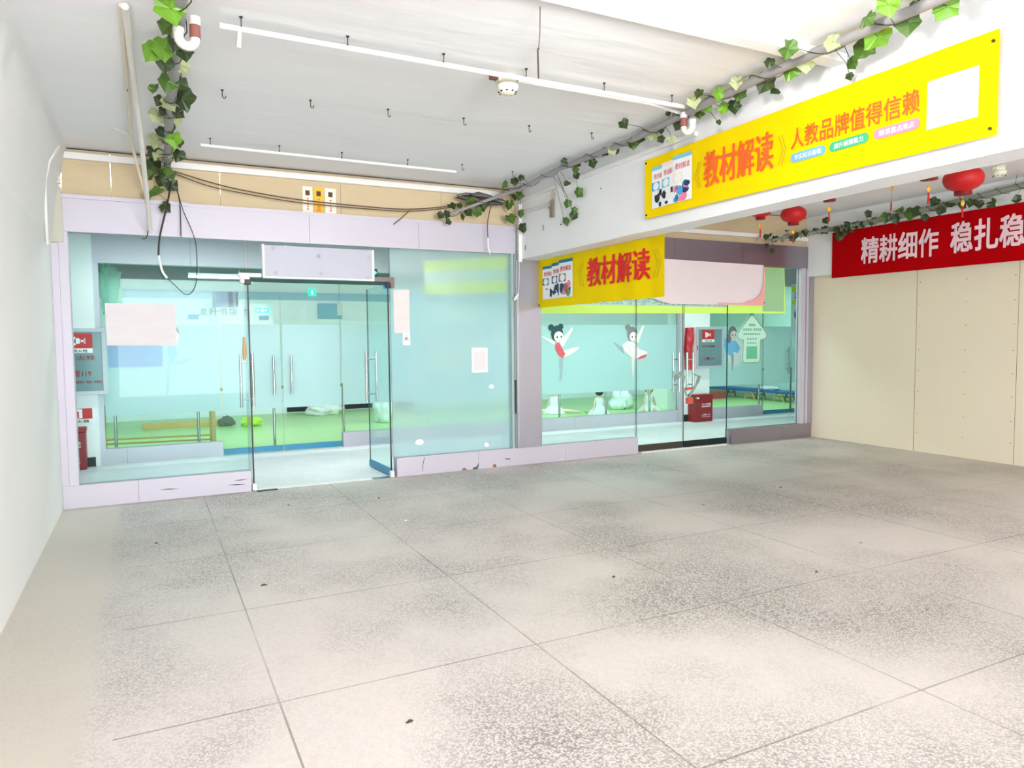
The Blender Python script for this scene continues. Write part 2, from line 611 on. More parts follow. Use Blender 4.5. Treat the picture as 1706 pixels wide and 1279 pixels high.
# tan boards above the glass front
mb = MB()
for a, b in ((0.40, 0.785), (0.788, 1.72), (1.723, 2.895), (2.898, 4.02), (4.023, 4.96), (5.2, 6.4), (6.403, 7.6), (7.603, 8.8), (8.803, 9.9)):
    mb.box(a, b, 0.05, 0.08, 2.78, 3.238)
mb.box(0.4, 9.9, 0.06, 0.09, 3.23, 3.25, 1)
struct('wall_front', mb, [M_tan, M_seam], 'tan board strip between glass front and ceiling', 'wall')
mb = MB().box(0.3, 0.4, -0.025, 0.1, 2.40, 2.84)
mb.prism([(0.3, -0.025, 2.84), (0.4, -0.025, 2.84), (0.355, -0.025, 3.0), (0.3, -0.025, 3.0)], (0, 0.12, 0))
struct('trim_1', mb, mat('grey_plaster', (196, 194, 180), 0.8, var=0.05), 'grey plaster stub at the left end of the header', 'trim')

# header cladding, two runs
def cladding(name, xs, z0, z1, y, d, m, label, lip=False):
    mb = MB()
    for a, b in zip(xs[:-1], xs[1:]):
        mb.box(a + 0.0015, b - 0.0015, y, y + d, z0, z1)
    mb.box(xs[0] + 0.003, xs[-1] - 0.003, y + 0.004, y + d - 0.002, z0 + 0.003, z1 - 0.003, 1)
    if lip:
        mb.box(xs[0], 1.42, y - 0.018, y + d, z1 - 0.022, z1 + 0.012)
        mb.box(1.42, xs[-1], y - 0.004, y + d, z1 - 0.028, z1 + 0.004)
    return struct(name, mb, [m, M_seam], label, 'trim')

cladding('trim_2', [0.395, 1.36, 2.556, 3.735, 4.925], 2.50, 2.815, 0.0, 0.12, M_alu, 'white clad header over the left glass front', True)
cladding('trim_3', [5.2, 6.1, 7.296, 8.5, 9.79], 2.50, 2.815, 0.0, 0.12, M_alu_shade, 'clad header with shade put into its colour over the right glass front')
cladding('trim_4', [0.30, 0.908, 1.915], 0, 0.207, 0.0, 0.12, M_alu, 'white clad kerb under the left window pane')
cladding('trim_5', [3.435, 4.42, 5.595, 6.70], 0, 0.207, 0.0, 0.12, M_alu, 'clad kerb under frosted pane and pilaster')
cladding('trim_6', [8.30, 9.28, 9.9], 0, 0.207, 0.0, 0.12, M_alu_shade, 'clad kerb with shade put into its colour beside the right wall')
mb = MB().box(0.285, 0.43, -0.004, 0.12, 0.207, 2.40)
mb.box(0.355, 0.432, -0.012, 0.12, 0.207, 2.50)
struct('trim_7', mb, M_alu, 'white clad post at the left corner', 'trim', bevel=0.004)
mb = MB().box(4.92, 5.25, -0.03, 0.12, 0.207, 2.43)
mb.box(4.94, 4.944, -0.032, -0.02, 0.3, 2.3, 1)
struct('trim_8', mb, [M_silver, M_silver], 'silver clad pilaster under the end of the beam', 'trim', bevel=0.006)
mb = MB().box(4.865, 4.918, 0.0, 0.10, 0.207, 2.5)
mb.box(4.898, 4.903, -0.004, 0.02, 0.207, 2.5, 1)
mb.box(4.895, 4.915, -0.003, 0.0, 0.62, 1.02, 1)
struct('trim_9', mb, [mat('grey_green_strip', (166, 186, 182), 0.4, 0.3), mat('black_grime', (52, 54, 50), 0.9, var=0.4, scale=30)], 'grimy metal strip between frosted pane and pilaster', 'trim')
mb = MB().box(9.65, 9.735, -0.004, 0.1, 0.207, 2.5, 0)
mb.box(9.735, 9.75, 0.01, 0.1, 0.207, 2.5, 1)
mb.box(9.75, 9.80, -0.006, 0.1, 0.207, 2.5, 0)
mb.box(9.80, 9.897, -0.012, 0.1, 0.207, 2.42, 2)
struct('trim_10', mb, [M_alu, M_dark, M_silver], 'white and silver jamb at the right corner', 'trim', bevel=0.003)

# beams
mb = MB()
mb.grid(lambda u, v: (4.96 + 0.006 * noise.noise(Vector((u * 14, v * 3, 0))), 0.05 - 15.05 * u, 2.43 + 0.82 * v + (0.008 * noise.noise(Vector((u * 30, 5, 0))) if v < 0.01 else 0)), 70, 4)
mb.grid(lambda u, v: (4.96 + 0.24 * v + 0.006 * (1 - v) * noise.noise(Vector((u * 14, 0, 0))), 0.05 - 15.05 * u, 2.43 + 0.008 * noise.noise(Vector((u * 30, 5 + 2 * v, 0)))), 70, 2)
mb.quad((5.2, 0.05, 2.43), (5.2, -15.0, 2.43), (5.2, -15.0, 3.25), (5.2, 0.05, 3.25))
mb.quad((4.96, 0.05, 2.43), (5.2, 0.05, 2.43), (5.2, 0.05, 3.25), (4.96, 0.05, 3.25))
mb.quad((4.96, -15.0, 2.43), (5.2, -15.0, 2.43), (5.2, -15.0, 3.25), (4.96, -15.0, 3.25))
struct('beam_middle', mb, M_beam, 'deep white plaster beam that carries the long yellow banner', 'beam')
for k, (y, z, a, b) in enumerate(((-0.62, 2.72, 0.004, 0.03), (-1.0, 2.70, 0.012, 0.006), (-1.12, 2.72, 0.01, 0.006), (-1.22, 2.73, 0.006, 0.012), (-1.75, 2.93, 0.006, 0.006), (-0.2, 2.55, 0.005, 0.03))):
    part('plaster_mark', MB().box(4.949, 4.952, y - a, y + a, z - b, z + b), M_dark, bpy.data.objects['beam_middle'], 'small dark hole in the plaster')
part('stain', MB().prism([(4.9505, -0.83 + 0.05 * math.cos(a) * (1 + 0.3 * math.sin(3 * a)), 3.02 + 0.06 * math.sin(a)) for a in [2 * PI * k / 14 for k in range(14)]], (-0.0005, 0, 0)), mat('tan_stain', (222, 206, 176), 0.8, var=0.1, scale=30), bpy.data.objects['beam_middle'], 'tan damp stain')
struct('beam_right', MB().box(9.775, 9.95, -15.0, 0.05, 2.38, 3.25), M_beam, 'white beam behind the red banner', 'beam', bevel=0.01)
struct('beam_ceiling', MB().box(0.3, 5.0, -4.45, -4.33, 3.195, 3.25), M_beam, 'shallow white beam across the hall ceiling', 'beam', bevel=0.01)

# corridor and studio shell
struct('wall_corridor_front', MB().box(9.9, 15, 0.03, 0.1, 0, 2.95).box(-1.5, 0.3, 0.03, 0.1, 0, 2.95), M_wall, 'hidden corridor wall on either side of the glass front', 'wall')
struct('ceiling_corridor', MB().box(-1.5, 15, 0.1, 2.6, 2.86, 2.95), M_cceil, 'pale grey corridor ceiling', 'ceiling')
struct('ceiling_studio', MB().box(-1.5, 15, 2.6, 8.1, 2.72, 2.8), M_dceil, 'dark blue open ceiling of the studio', 'ceiling')
mb = MB().box(-1.5, 15, 8.02, 8.12, 0, 2.8)
mb.box(-0.6, 14.6, 7.99, 8.02, 2.36, 2.52, 1)
mb.box(-0.6, 14.6, 8.0, 8.02, 1.93, 1.97, 0)
mb.box(3.6, 6.4, 8.0, 8.02, 0.02, 0.14, 2)
struct('wall_studio_back', mb, [M_studio, M_band, M_dark], 'white far wall of the dance studio', 'wall')
struct('wall_studio_right', MB().box(14.6, 14.7, 0.1, 8.1, 0, 2.95), mat('pale_mint_wall', (200, 236, 226), 0.7), 'pale mint side wall of the dance studio', 'wall')
struct('wall_studio_left', MB().box(-1.5, -1.4, 0.1, 8.1, 0, 2.95), M_studio, 'white left side wall of corridor and studio', 'wall')
mb = MB().box(-1.4, 0.47, 2.5, 2.95, 0, 2.95)
mb.box(-1.4, 0.42, 2.488, 2.5, 0, 0.115, 1)
struct('wall_corridor_left', mb, [M_wall, mat('black_skirting', (22, 40, 36), 0.5)], 'white column wall behind the left window pane', 'wall')
mb = MB().box(9.56, 10.16, 2.5, 2.95, 0, 2.95)
mb.box(9.56, 9.87, 2.488, 2.5, 0, 0.125, 1)
struct('wall_corridor_right', mb, [M_wall, mat('black_skirting', (22, 40, 36), 0.5)], 'white column wall in the middle of the right bay', 'wall')

# inner glass front
cladding('trim_11', [0.47, 0.757, 1.87], 0, 0.193, 2.55, 0.12, M_alu, 'white clad kerb under the left studio window', False)
cladding('trim_12', [3.465, 4.6, 5.95, 7.314, 9.50], 0, 0.205, 2.55, 0.12, M_alu, 'pale clad kerb under the middle studio window', False)
cladding('trim_13', [10.16, 11.55], 0, 0.20, 2.55, 0.12, M_alu, 'pale clad kerb under the right studio window', False)
cladding('trim_14', [0.40, 1.56, 3.2, 4.8, 6.4, 8.0, 9.6, 11.2, 12.8, 14.6], 2.475, 2.86, 2.52, 0.14, M_alu, 'white clad header over the studio front', False)
struct('trim_15', MB().box(0.45, 0.53, 2.53, 2.6, 0.19, 2.475).box(9.47, 9.56, 2.50, 2.6, 0.0, 2.475), M_alu, 'white uprights at the ends of the studio windows', 'trim')

def window(k, x0, x1, y, z0, z1, m, label, frost=None, t=0.012):
    r = thing('window_%d' % k, label, 'window', ((x0 + x1) / 2, y, z0), kind='structure')
    part('glass_pane', MB().pane(x0, x1, y, y + t, z0, z1), [m, M_edge], r)
    if frost:
        part('frosted_film', MB().quad((x0 + 0.01, y - 0.003, frost[0]), (x1 - 0.01, y - 0.003, frost[0]), (x1 - 0.01, y - 0.003, frost[1]), (x0 + 0.01, y - 0.003, frost[1])), M_frost, r, 'pale cyan frosted film across the pane')
    return r

window(1, 0.43, 1.925, 0.06, 0.207, 2.5, M_glass, 'clear pane left of the open entrance doors')
w = thing('window_2', 'frosted pale cyan pane right of the open entrance doors', 'window', (4.15, 0.06, 0.207), kind='structure')
part('glass_pane', MB().pane(3.415, 4.87, 0.06, 0.072, 0.207, 2.5), [M_frost_out, M_edge], w)
window(3, 1.95, 3.41, 0.06, 2.135, 2.5, M_glass, 'clear transom pane above the open entrance doors')
window(4, 5.25, 6.70, 0.06, 0.207, 2.5, M_glass, 'clear pane right of the silver pilaster')
window(5, 8.28, 9.65, 0.06, 0.207, 2.5, M_glass, 'clear pane beside the right jamb')
window(6, 6.71, 8.27, 0.06, 2.16, 2.5, M_glass, 'clear transom pane above the closed doors')
window(7, 0.53, 1.87, 2.58, 0.193, 2.475, M_glass2, 'studio pane with frosted band at the left end', (0.60, 1.72))
window(8, 3.47, 9.47, 2.58, 0.205, 2.475, M_glass2, 'wide studio pane with frosted band in the middle', (0.60, 1.73))
window(9, 10.16, 11.55, 2.58, 0.20, 2.475, M_glass2, 'studio pane with frosted band behind the fire box', (0.60, 1.70))
window(10, 1.88, 3.46, 2.58, 2.12, 2.475, M_glass2, 'transom pane over the left studio doors')

# ------------------------------------------------------------------ glass doors
def pull(root, px, py, ux, uy, z0, z1, gap=0.062):
    """Ladder pull on both faces of a leaf; (ux, uy) is the leaf normal."""
    bar = lambda s: MB().tube([(px + s * ux * gap, py + s * uy * gap, z0), (px + s * ux * gap, py + s * uy * gap, z1)], 0.0155, 12)
    h = part('handle', bar(-1), M_chrome, root)
    part('rear_bar', bar(1), M_chrome, h)
    for z in (z0 + 0.09, z1 - 0.09):
        part('standoff', MB().tube([(px - ux * gap, py - uy * gap, z), (px + ux * gap, py + uy * gap, z)], 0.009, 8), M_chrome, h)

def leaf(k, hx, hy, ang, w, z1, label, m, rail, rail_h=0.06, pz=(0.79, 1.375), fr=None, flip=1):
    """Door leaf hinged at (hx, hy), pointing along the angle ang (plan view)."""
    r = thing('door_%d' % k, label, 'door', (hx, hy, 0.0), kind='structure')
    d = Vector((math.cos(ang), math.sin(ang), 0))
    nn = Vector((-d.y, d.x, 0))
    o = Vector((hx, hy, 0))
    def slab(mb, a, b, z0, z1_, t, ms=0):
        p = [o + d * a - nn * t / 2, o + d * b - nn * t / 2, o + d * b + nn * t / 2, o + d * a + nn * t / 2]
        vs = [q + Vector((0, 0, z)) for z in (z0, z1_) for q in p]
        mb.add(vs, [(0, 3, 2, 1), (4, 5, 6, 7), (0, 1, 5, 4), (2, 3, 7, 6), (1, 2, 6, 5), (3, 0, 4, 7)], ms)
        return mb
    part('glass_pane', slab(MB(), 0, w, 0.02, z1, 0.012, [1, 1, 0, 0, 1, 1]), [m, M_edge], r)
    part('bottom_rail', slab(MB(), 0.0, w, 0.012, 0.012 + rail_h, 0.03), rail, r)
    if fr:
        q = o - nn * 0.009 * flip
        part('frosted_film', MB().quad(q + d * 0.01 + FZV * fr[0], q + d * (w - 0.01) + FZV * fr[0], q + d * (w - 0.01) + FZV * fr[1], q + d * 0.01 + FZV * fr[1]), M_frost, r, 'pale cyan frosted film across the leaf')
    hp = o + d * (w - 0.11)
    pull(r, hp.x, hp.y, nn.x, nn.y, *pz)
    return r

FZV = Vector((0, 0, 1))
d1 = leaf(1, 1.945, 0.05, math.radians(86.5), 0.74, 2.10, 'open clear entrance leaf left of the doorway', M_glass, M_alu, 0.03)
d2 = leaf(2, 3.385, 0.05, math.radians(92.0), 0.74, 2.10, 'open clear entrance leaf beside the frosted pane', M_glass, M_teal, 0.075)
for r, x, m in ((d1, 1.945, M_dark), (d2, 3.385, M_dark)):
    part('top_clamp', MB().box(x - 0.03, x + 0.03, 0.02, 0.10, 2.07, 2.125), m, r, bevel=0.004)
    part('bottom_clamp', MB().box(x - 0.018, x + 0.022, 0.0, 0.06, 0.004, 0.07), M_plast, r, bevel=0.003)
    part('edge_seal', MB().box(x - 0.007, x + 0.007, 0.038, 0.048, 0.07, 2.07), M_dark, r)
part('tape_wrap', MB().box(3.345, 3.375, 0.06, 0.10, 2.06, 2.10), mat('bright_blue_tape', (40, 150, 230), 0.5), d2, 'bright blue tape wrapped on the clamp', bevel=0.004)
leaf(3, 6.715, 0.06, 0.0, 0.765, 2.15, 'closed clear door leaf left of the cable lock', M_glass, mat('brown_black_rail', (64, 56, 48), 0.5, 0.2), 0.085, (0.775, 1.30))
leaf(4, 8.265, 0.06, PI, 0.765, 2.15, 'closed clear door leaf right of the cable lock', M_glass, mat('green_black_rail', (10, 28, 32), 0.4, 0.2), 0.085, (0.775, 1.30))
leaf(5, 1.885, 2.58, 0.0, 0.765, 2.11, 'frosted studio leaf on the left of the inner doorway', M_glass2, M_teal, 0.075, (0.785, 1.31), (0.60, 1.73), 1)
leaf(6, 3.455, 2.58, PI, 0.795, 2.11, 'frosted studio leaf on the right of the inner doorway', M_glass2, M_teal, 0.075, (0.785, 1.31), (0.60, 1.73), -1)
leaf(7, 11.57, 2.58, 0.0, 0.73, 2.11, 'frosted studio leaf behind the right jamb', M_glass2, M_teal, 0.075, (0.785, 1.31), (0.60, 1.70), 1)
leaf(8, 13.05, 2.58, PI, 0.73, 2.11, 'frosted studio leaf mostly hidden by the right jamb', M_glass2, M_teal, 0.075, (0.785, 1.31), (0.60, 1.70), -1)
M_scuff = mat('black_scuff', (74, 66, 68), 0.9, var=0.4, scale=40)
def scuff(parent, pts, m):
    mb = MB()
    q = [Vector((x, -0.0006, z)) for x, z in pts]
    part('scuff_mark', mb.prism(q, (0, 0.0005, 0)), m, bpy.data.objects[parent], 'dark scuff')
M_rusty = mat('rust_stain', (150, 104, 70), 0.9, var=0.4, scale=40)
scuff('trim_4', [(1.08, 0.099), (1.15, 0.094), (1.27, 0.091), (1.17, 0.103)], M_scuff)
scuff('trim_4', [(1.74, 0.120), (1.80, 0.118), (1.90, 0.129), (1.82, 0.128)], M_scuff)
scuff('trim_4', [(1.69, 0.083), (1.78, 0.073), (1.87, 0.078), (1.78, 0.086)], M_scuff)
scuff('trim_5', [(3.755, 0.195), (3.745, 0.16), (3.732, 0.10), (3.731, 0.035), (3.737, 0.035), (3.739, 0.10), (3.752, 0.16), (3.762, 0.195)], M_scuff)
scuff('trim_5', [(4.205, 0.002), (4.215, 0.025), (4.245, 0.03), (4.270, 0.012), (4.265, 0.002)], M_rusty)
scuff('trim_5', [(4.34, 0.002), (4.355, 0.024), (4.39, 0.028), (4.425, 0.075), (4.415, 0.03), (4.40, 0.002)], M_scuff)
scuff('trim_5', [(4.60, 0.002), (4.605, 0.035), (4.635, 0.04), (4.65, 0.015), (4.645, 0.002)], M_rusty)
scuff('trim_5', [(4.76, 0.085), (4.83, 0.078), (4.835, 0.088), (4.77, 0.095)], M_scuff)
struct('trim_16', MB().box(6.74, 8.2, -0.02, 0.03, 0, 0.012), mat('white_threshold', (228, 224, 216), 0.6), 'white threshold strip under the closed doors', 'trim')
struct('trim_17', MB().box(1.95, 3.40, 0.0, 0.09, 0, 0.004), mat('pale_threshold', (234, 236, 236), 0.6), 'pale threshold strip across the open doorway', 'trim')

# panel screwed over the transom of the open doorway, and the clamps that hold the glass beside it
r = thing('transom_panel', 'silver-grey panel with six glue marks above the open doorway', 'panel', (2.65, 0.03, 2.137))
mb = MB().box(2.10, 3.205, -0.012, 0.05, 2.150, 2.462)
part('panel_sheet', mb, mat('lilac_grey_sheet', (182, 182, 194), 0.5, 0.1, var=0.02), r)
mb = MB().box(2.085, 2.105, -0.018, 0.055, 2.14, 2.472).box(3.20, 3.222, -0.018, 0.055, 2.135, 2.462).box(2.085, 3.222, -0.016, 0.055, 2.137, 2.152)
part('frame', mb, M_plast, r)
for x, z, rr, n in ((2.19, 2.436, 0.020, 16), (3.165, 2.385, 0.020, 16), (2.64, 2.375, 0.026, 4), (2.21, 2.19, 0.019, 16), (2.66, 2.20, 0.022, 4), (3.15, 2.165, 0.022, 5)):
    part('glue_mark', MB().prism([(a, -0.0125, b) for a, b in ellipse(x, z, rr, rr, n, 0.3, 0.3 + 2 * PI)], (0, -0.001, 0)), mat('grey_glue', (176, 174, 178), 0.9), r, 'grey patch of old glue')
solo('glass_clamp', MB().box(1.86, 2.08, 0.03, 0.10, 2.145, 2.185).box(1.875, 1.925, 0.03, 0.10, 2.085, 2.15), mat('worn_beige_metal', (206, 198, 190), 0.45, 0.4, var=0.15, scale=30), 'worn beige metal clamp at the kerb end of the transom', 'clamp', bevel=0.004)
solo('glass_clamp', MB().box(3.235, 3.455, 0.025, 0.10, 2.135, 2.185).box(3.40, 3.455, 0.025, 0.10, 2.07, 2.14), mat('worn_brown_metal', (120, 108, 104), 0.5, 0.4, var=0.15, scale=30), 'worn brown metal clamp beside the frosted pane', 'clamp', bevel=0.004)
r = thing('exit_arrow_light', 'small black exit arrow box beside the lilac transom panel', 'exit sign', (3.26, 0.09, 2.19))
part('casing', MB().box(3.232, 3.285, 0.078, 0.11, 2.19, 2.275), M_dark, r, bevel=0.003)
part('arrow', MB().prism([(3.238, 0.076, 2.215), (3.258, 0.076, 2.215), (3.276, 0.076, 2.232), (3.258, 0.076, 2.249), (3.238, 0.076, 2.249)], (0, -0.002, 0)), glow('green_arrow_glow', (70, 255, 190), 1.3), r, 'glowing green arrow')


# ================================================================== ivy garlands and overhead pipes
def ivy_leaf(mb, c, size, m, rnd, facing):
    """Five-lobed ivy leaf folded along its midrib, with some thickness."""
    out = [(0, -0.40), (0.22, -0.50), (0.44, -0.36), (0.46, -0.14), (0.60, 0.04), (0.44, 0.20), (0.28, 0.36), (0.10, 0.52), (0.0, 0.64),
           (-0.10, 0.52), (-0.28, 0.36), (-0.44, 0.20), (-0.60, 0.04), (-0.46, -0.14), (-0.44, -0.36), (-0.22, -0.50)]
    f = Vector(facing).normalized()
    f = (f + Vector((rnd.uniform(-.7, .7), rnd.uniform(-.7, .7), rnd.uniform(-.5, .5)))).normalized()
    up = Vector((rnd.uniform(-.6, .6), rnd.uniform(-.3, .3), -1 + rnd.uniform(0, .9)))
    up = (up - f * up.dot(f)).normalized()
    x = up.cross(f)
    k = rnd.uniform(0.15, 0.55)
    vs = []
    for sgn in (1, -1):
        for a, b in [(0, 0.02)] + out:
            z = -abs(a) * k - 0.35 * k * b * b + 0.07 * math.sin(9 * a + 7 * b + 20 * k) + sgn * 0.012
            vs.append(c + size * (x * a + up * b + f * z))
    n = len(out)
    fs = [(0, 1 + i, 1 + (i + 1) % n) for i in range(n)]
    fs += [(n + 1, n + 2 + (i + 1) % n, n + 2 + i) for i in range(n)]
    fs += [(1 + i, n + 2 + i, n + 2 + (i + 1) % n, 1 + (i + 1) % n) for i in range(n)]
    mb.add(vs, fs, m)

def garland(label, leaves, path, facing, seed, wrap_r, turns):
    rnd = random.Random(seed)
    r = thing('ivy_garland', label, 'artificial ivy', path[0], 'artificial ivy garlands on the overhead pipes')
    P = [Vector(p) for p in path]
    # vine wound round the pipe
    seg = [(P[i + 1] - P[i]).length for i in range(len(P) - 1)]
    tot = sum(seg)
    pts = []
    N = int(turns * 10)
    for i in range(N + 1):
        d = tot * i / N
        k = 0
        while k < len(seg) - 1 and d > seg[k]:
            d -= seg[k]
            k += 1
        q = P[k].lerp(P[k + 1], min(1, d / seg[k]))
        t = (P[k + 1] - P[k]).normalized()
        a = t.orthogonal().normalized()
        b = t.cross(a)
        ph = 2 * PI * turns * i / N
        w = wrap_r * (1 + 0.25 * rnd.random())
        pts.append(q + w * (math.cos(ph) * a + math.sin(ph) * b))
    vine = MB().tube(pts, 0.0032, 5)
    lf = MB()
    for x, y, z, s, m in leaves:
        c = Vector((x, y, z))
        ivy_leaf(lf, c, s, m, rnd, facing)
        near = min(pts, key=lambda p: (p - c).length)
        if (near - c).length > 0.03:
            mid = (near + c) / 2 + Vector((rnd.uniform(-.02, .02), rnd.uniform(-.02, .02), rnd.uniform(-.01, .03)))
            vine.tube([near, mid, c], 0.0022, 4)
    part('vine', vine, M_vine, r)
    part('leaves', lf, M_leaf, r)
    return r

LV1=[(1.19,-3.68,3.10,0.139,2),(1.18,-3.39,3.12,0.081,1),(1.22,-3.25,3.11,0.097,0),(1.11,-2.99,3.13,0.110,2),(1.17,-3.07,3.13,0.122,2),(1.27,-3.19,3.08,0.084,0),(1.18,-2.96,3.08,0.088,0),(1.26,-2.79,3.15,0.107,3),(1.20,-2.59,3.10,0.107,1),(1.13,-2.42,3.10,0.065,1),(1.29,-2.39,3.16,0.090,0),(1.30,-2.24,3.12,0.147,0),(1.17,-2.02,3.15,0.073,0),(1.22,-2.08,3.12,0.103,3),(1.20,-1.84,3.13,0.075,0),(1.28,-1.99,3.09,0.079,0),(1.15,-1.72,3.13,0.100,3),(1.24,-1.57,3.15,0.112,3),(1.30,-1.66,3.12,0.074,3),(1.18,-1.24,3.14,0.079,0),(1.27,-1.39,3.13,0.077,0),(1.28,-1.30,3.08,0.121,2),(1.15,-0.95,3.14,0.123,3),(1.13,-0.60,3.13,0.129,0),(1.18,-0.64,3.10,0.107,3),(1.32,-0.80,3.08,0.105,0),(1.27,-0.58,3.15,0.108,3),(1.14,-0.13,3.12,0.155,0),(1.11,-0.11,3.02,0.110,1),(1.24,-0.10,3.04,0.156,1),(1.20,-0.11,3.00,0.114,0),(1.29,-0.10,2.96,0.114,0),(1.16,-0.14,2.86,0.141,1),(1.23,-0.11,2.75,0.102,0),(1.33,-1.02,3.12,0.071,0)]
LV2=[(4.56,-0.45,3.19,0.092,1),(4.61,-0.61,3.19,0.085,0),(4.61,-0.76,3.20,0.066,0),(4.88,-0.20,3.14,0.100,1),(4.80,-0.20,3.11,0.090,0),(4.77,-0.14,3.04,0.116,1),(4.77,-0.18,2.87,0.123,1),(4.90,-0.17,2.94,0.090,1),(4.93,-0.19,2.78,0.110,0),(4.06,-0.17,2.96,0.092,0),(4.28,-0.18,3.02,0.097,1),(4.36,-0.18,2.92,0.113,1),(4.49,-0.17,3.04,0.094,1),(4.42,-0.17,2.98,0.113,0),(4.26,-0.15,2.91,0.097,0),(4.18,-0.16,2.85,0.073,0),(3.94,-0.14,2.86,0.080,0),(4.00,-0.15,2.87,0.092,0),(4.17,-0.14,2.98,0.062,0),(4.02,-0.16,2.79,0.069,0),(4.66,-1.56,3.20,0.065,0),(4.83,-1.33,3.04,0.074,0),(4.91,-1.20,2.88,0.081,1),(4.91,-1.32,2.79,0.071,1),(4.89,-1.36,2.73,0.088,0),(4.90,-1.17,2.70,0.090,1),(4.79,-1.53,3.14,0.086,1),(4.83,-1.53,3.20,0.066,0),(4.89,-1.44,2.94,0.101,1),(4.79,-1.85,3.13,0.083,0),(4.77,-1.75,3.18,0.067,1),(4.83,-1.50,3.09,0.069,0),(4.81,-2.02,3.20,0.078,0),(4.78,-2.19,3.17,0.080,3),(4.83,-2.19,3.16,0.051,0),(4.46,-2.81,3.19,0.079,0),(4.78,-2.49,3.16,0.093,0),(4.79,-2.48,3.16,0.096,1),(4.82,-2.54,3.19,0.077,0),(4.81,-2.72,3.18,0.105,3),(4.77,-2.87,3.16,0.059,0),(4.81,-2.83,3.11,0.062,0),(4.77,-3.01,3.06,0.065,3),(4.80,-3.12,3.20,0.072,0),(4.79,-3.07,3.16,0.089,0),(4.57,-3.50,3.18,0.094,3),(4.53,-3.60,3.20,0.065,0),(4.74,-3.43,3.19,0.099,2),(4.84,-3.25,3.20,0.071,1),(4.65,-3.12,3.21,0.042,0),(4.72,-4.02,3.17,0.126,0),(4.81,-4.03,3.13,0.066,0),(4.72,-4.23,3.18,0.112,2),(4.71,-4.36,3.18,0.110,3),(4.43,-4.47,3.18,0.105,1),(4.54,-4.23,3.20,0.062,0),(4.61,-4.63,3.19,0.090,3),(4.52,-4.92,3.19,0.090,1),(4.83,-4.59,3.12,0.077,1),(4.89,-4.53,3.07,0.047,0),(4.80,-4.69,3.17,0.128,1),(4.72,-4.84,3.16,0.144,2),(4.72,-5.02,3.17,0.121,1),(4.65,-5.12,3.20,0.066,0),(4.43,-5.11,3.17,0.114,2),(4.72,-5.23,3.17,0.118,2),(4.64,-3.68,3.19,0.088,2),(4.76,-3.75,3.19,0.094,1),(4.60,-3.89,3.19,0.082,3),(4.84,-3.61,3.15,0.096,0),(4.80,-3.55,3.15,0.079,2),(4.80,-3.50,3.06,0.041,0)]
LV3=[(8.73,-0.19,2.76,0.075,0),(8.81,-0.23,2.69,0.076,0),(8.69,-0.23,2.88,0.080,0),(8.92,-0.17,2.87,0.096,0),(8.77,-0.21,2.91,0.073,0),(9.10,-0.21,2.98,0.063,0),(9.17,-0.25,2.88,0.092,0),(9.27,-0.22,2.93,0.093,0),(9.47,-0.20,2.98,0.095,0),(9.57,-0.28,3.00,0.095,0),(9.62,-0.42,3.00,0.114,0),(9.62,-0.43,3.13,0.095,0),(9.57,-0.66,2.97,0.093,0),(9.62,-0.66,2.87,0.108,0),(9.61,-0.75,2.92,0.093,0),(9.62,-0.80,3.02,0.107,0),(9.60,-0.81,2.98,0.107,0),(9.63,-0.91,3.00,0.107,0),(9.63,-1.02,2.99,0.091,0),(9.57,-1.18,2.97,0.061,0),(9.57,-1.14,3.11,0.091,0),(9.62,-0.84,2.92,0.062,0),(9.65,-1.17,3.03,0.076,0),(9.59,-1.13,3.11,0.099,0),(9.61,-1.55,3.07,0.117,1),(9.62,-1.37,3.03,0.137,1),(9.60,-1.52,2.99,0.136,0),(9.60,-1.71,3.03,0.158,1),(9.60,-1.79,3.04,0.119,0),(9.60,-1.90,2.95,0.091,0),(9.62,-2.09,3.00,0.117,0),(9.59,-2.02,3.11,0.117,0),(9.60,-2.20,3.04,0.116,0),(9.63,-2.34,3.02,0.097,0),(9.57,-2.47,3.02,0.096,0),(9.62,-2.53,3.00,0.096,0),(9.63,-2.68,2.98,0.114,0),(9.60,-2.95,2.98,0.094,0),(9.59,-2.98,3.34,0.114,0)]

# pipe over the left glass front
solo('overhead_pipe', MB().tube([(1.245, -15.0, 3.14), (1.235, -3.0, 3.14), (1.24, -1.2, 3.14), (1.262, 0.05, 3.16)], 0.032, 14),
     M_gray, 'grey overhead pipe running along the ceiling beside the sagging conduit', 'pipe')
garland('ivy garland with bright leaves, hanging down over the white header', LV1, [(1.238, -4.2, 3.14), (1.235, -3.0, 3.14), (1.24, -1.2, 3.14), (1.258, -0.10, 3.15), (1.24, -0.10, 2.95), (1.21, -0.10, 2.74)], (0.05, -0.8, -0.5), 3, 0.038, 12)

# pipe along the middle beam, its tail bent across the tan boards
p2 = [(4.66, -15.0, 3.19), (4.653, -5.6, 3.19), (4.653, -4.35, 3.19), (4.717, -3.29, 3.19), (4.79, -2.427, 3.188), (4.745, -1.328, 3.186), (4.79, -0.42, 3.175), (4.034, -0.15, 2.873)]
solo('overhead_pipe', MB().tube(p2, [0.03, 0.03, 0.03, 0.028, 0.026, 0.024, 0.020, 0.015], 14), M_gray, 'grey overhead pipe along the middle beam above the yellow banner', 'pipe')
garland('long ivy garland on the pipe above the large yellow banner', LV2, [(p[0], p[1], p[2]) for p in p2[1:]], (-0.75, -0.6, -0.25), 5, 0.034, 14)
mb = MB()
mb.box(4.925, 4.957, -3.1, 0.03, 3.085, 3.12)
solo('cable_trunking', mb, M_plast, 'white cable trunking running on the beam face under the ivy pipe', 'trunking', bevel=0.003)

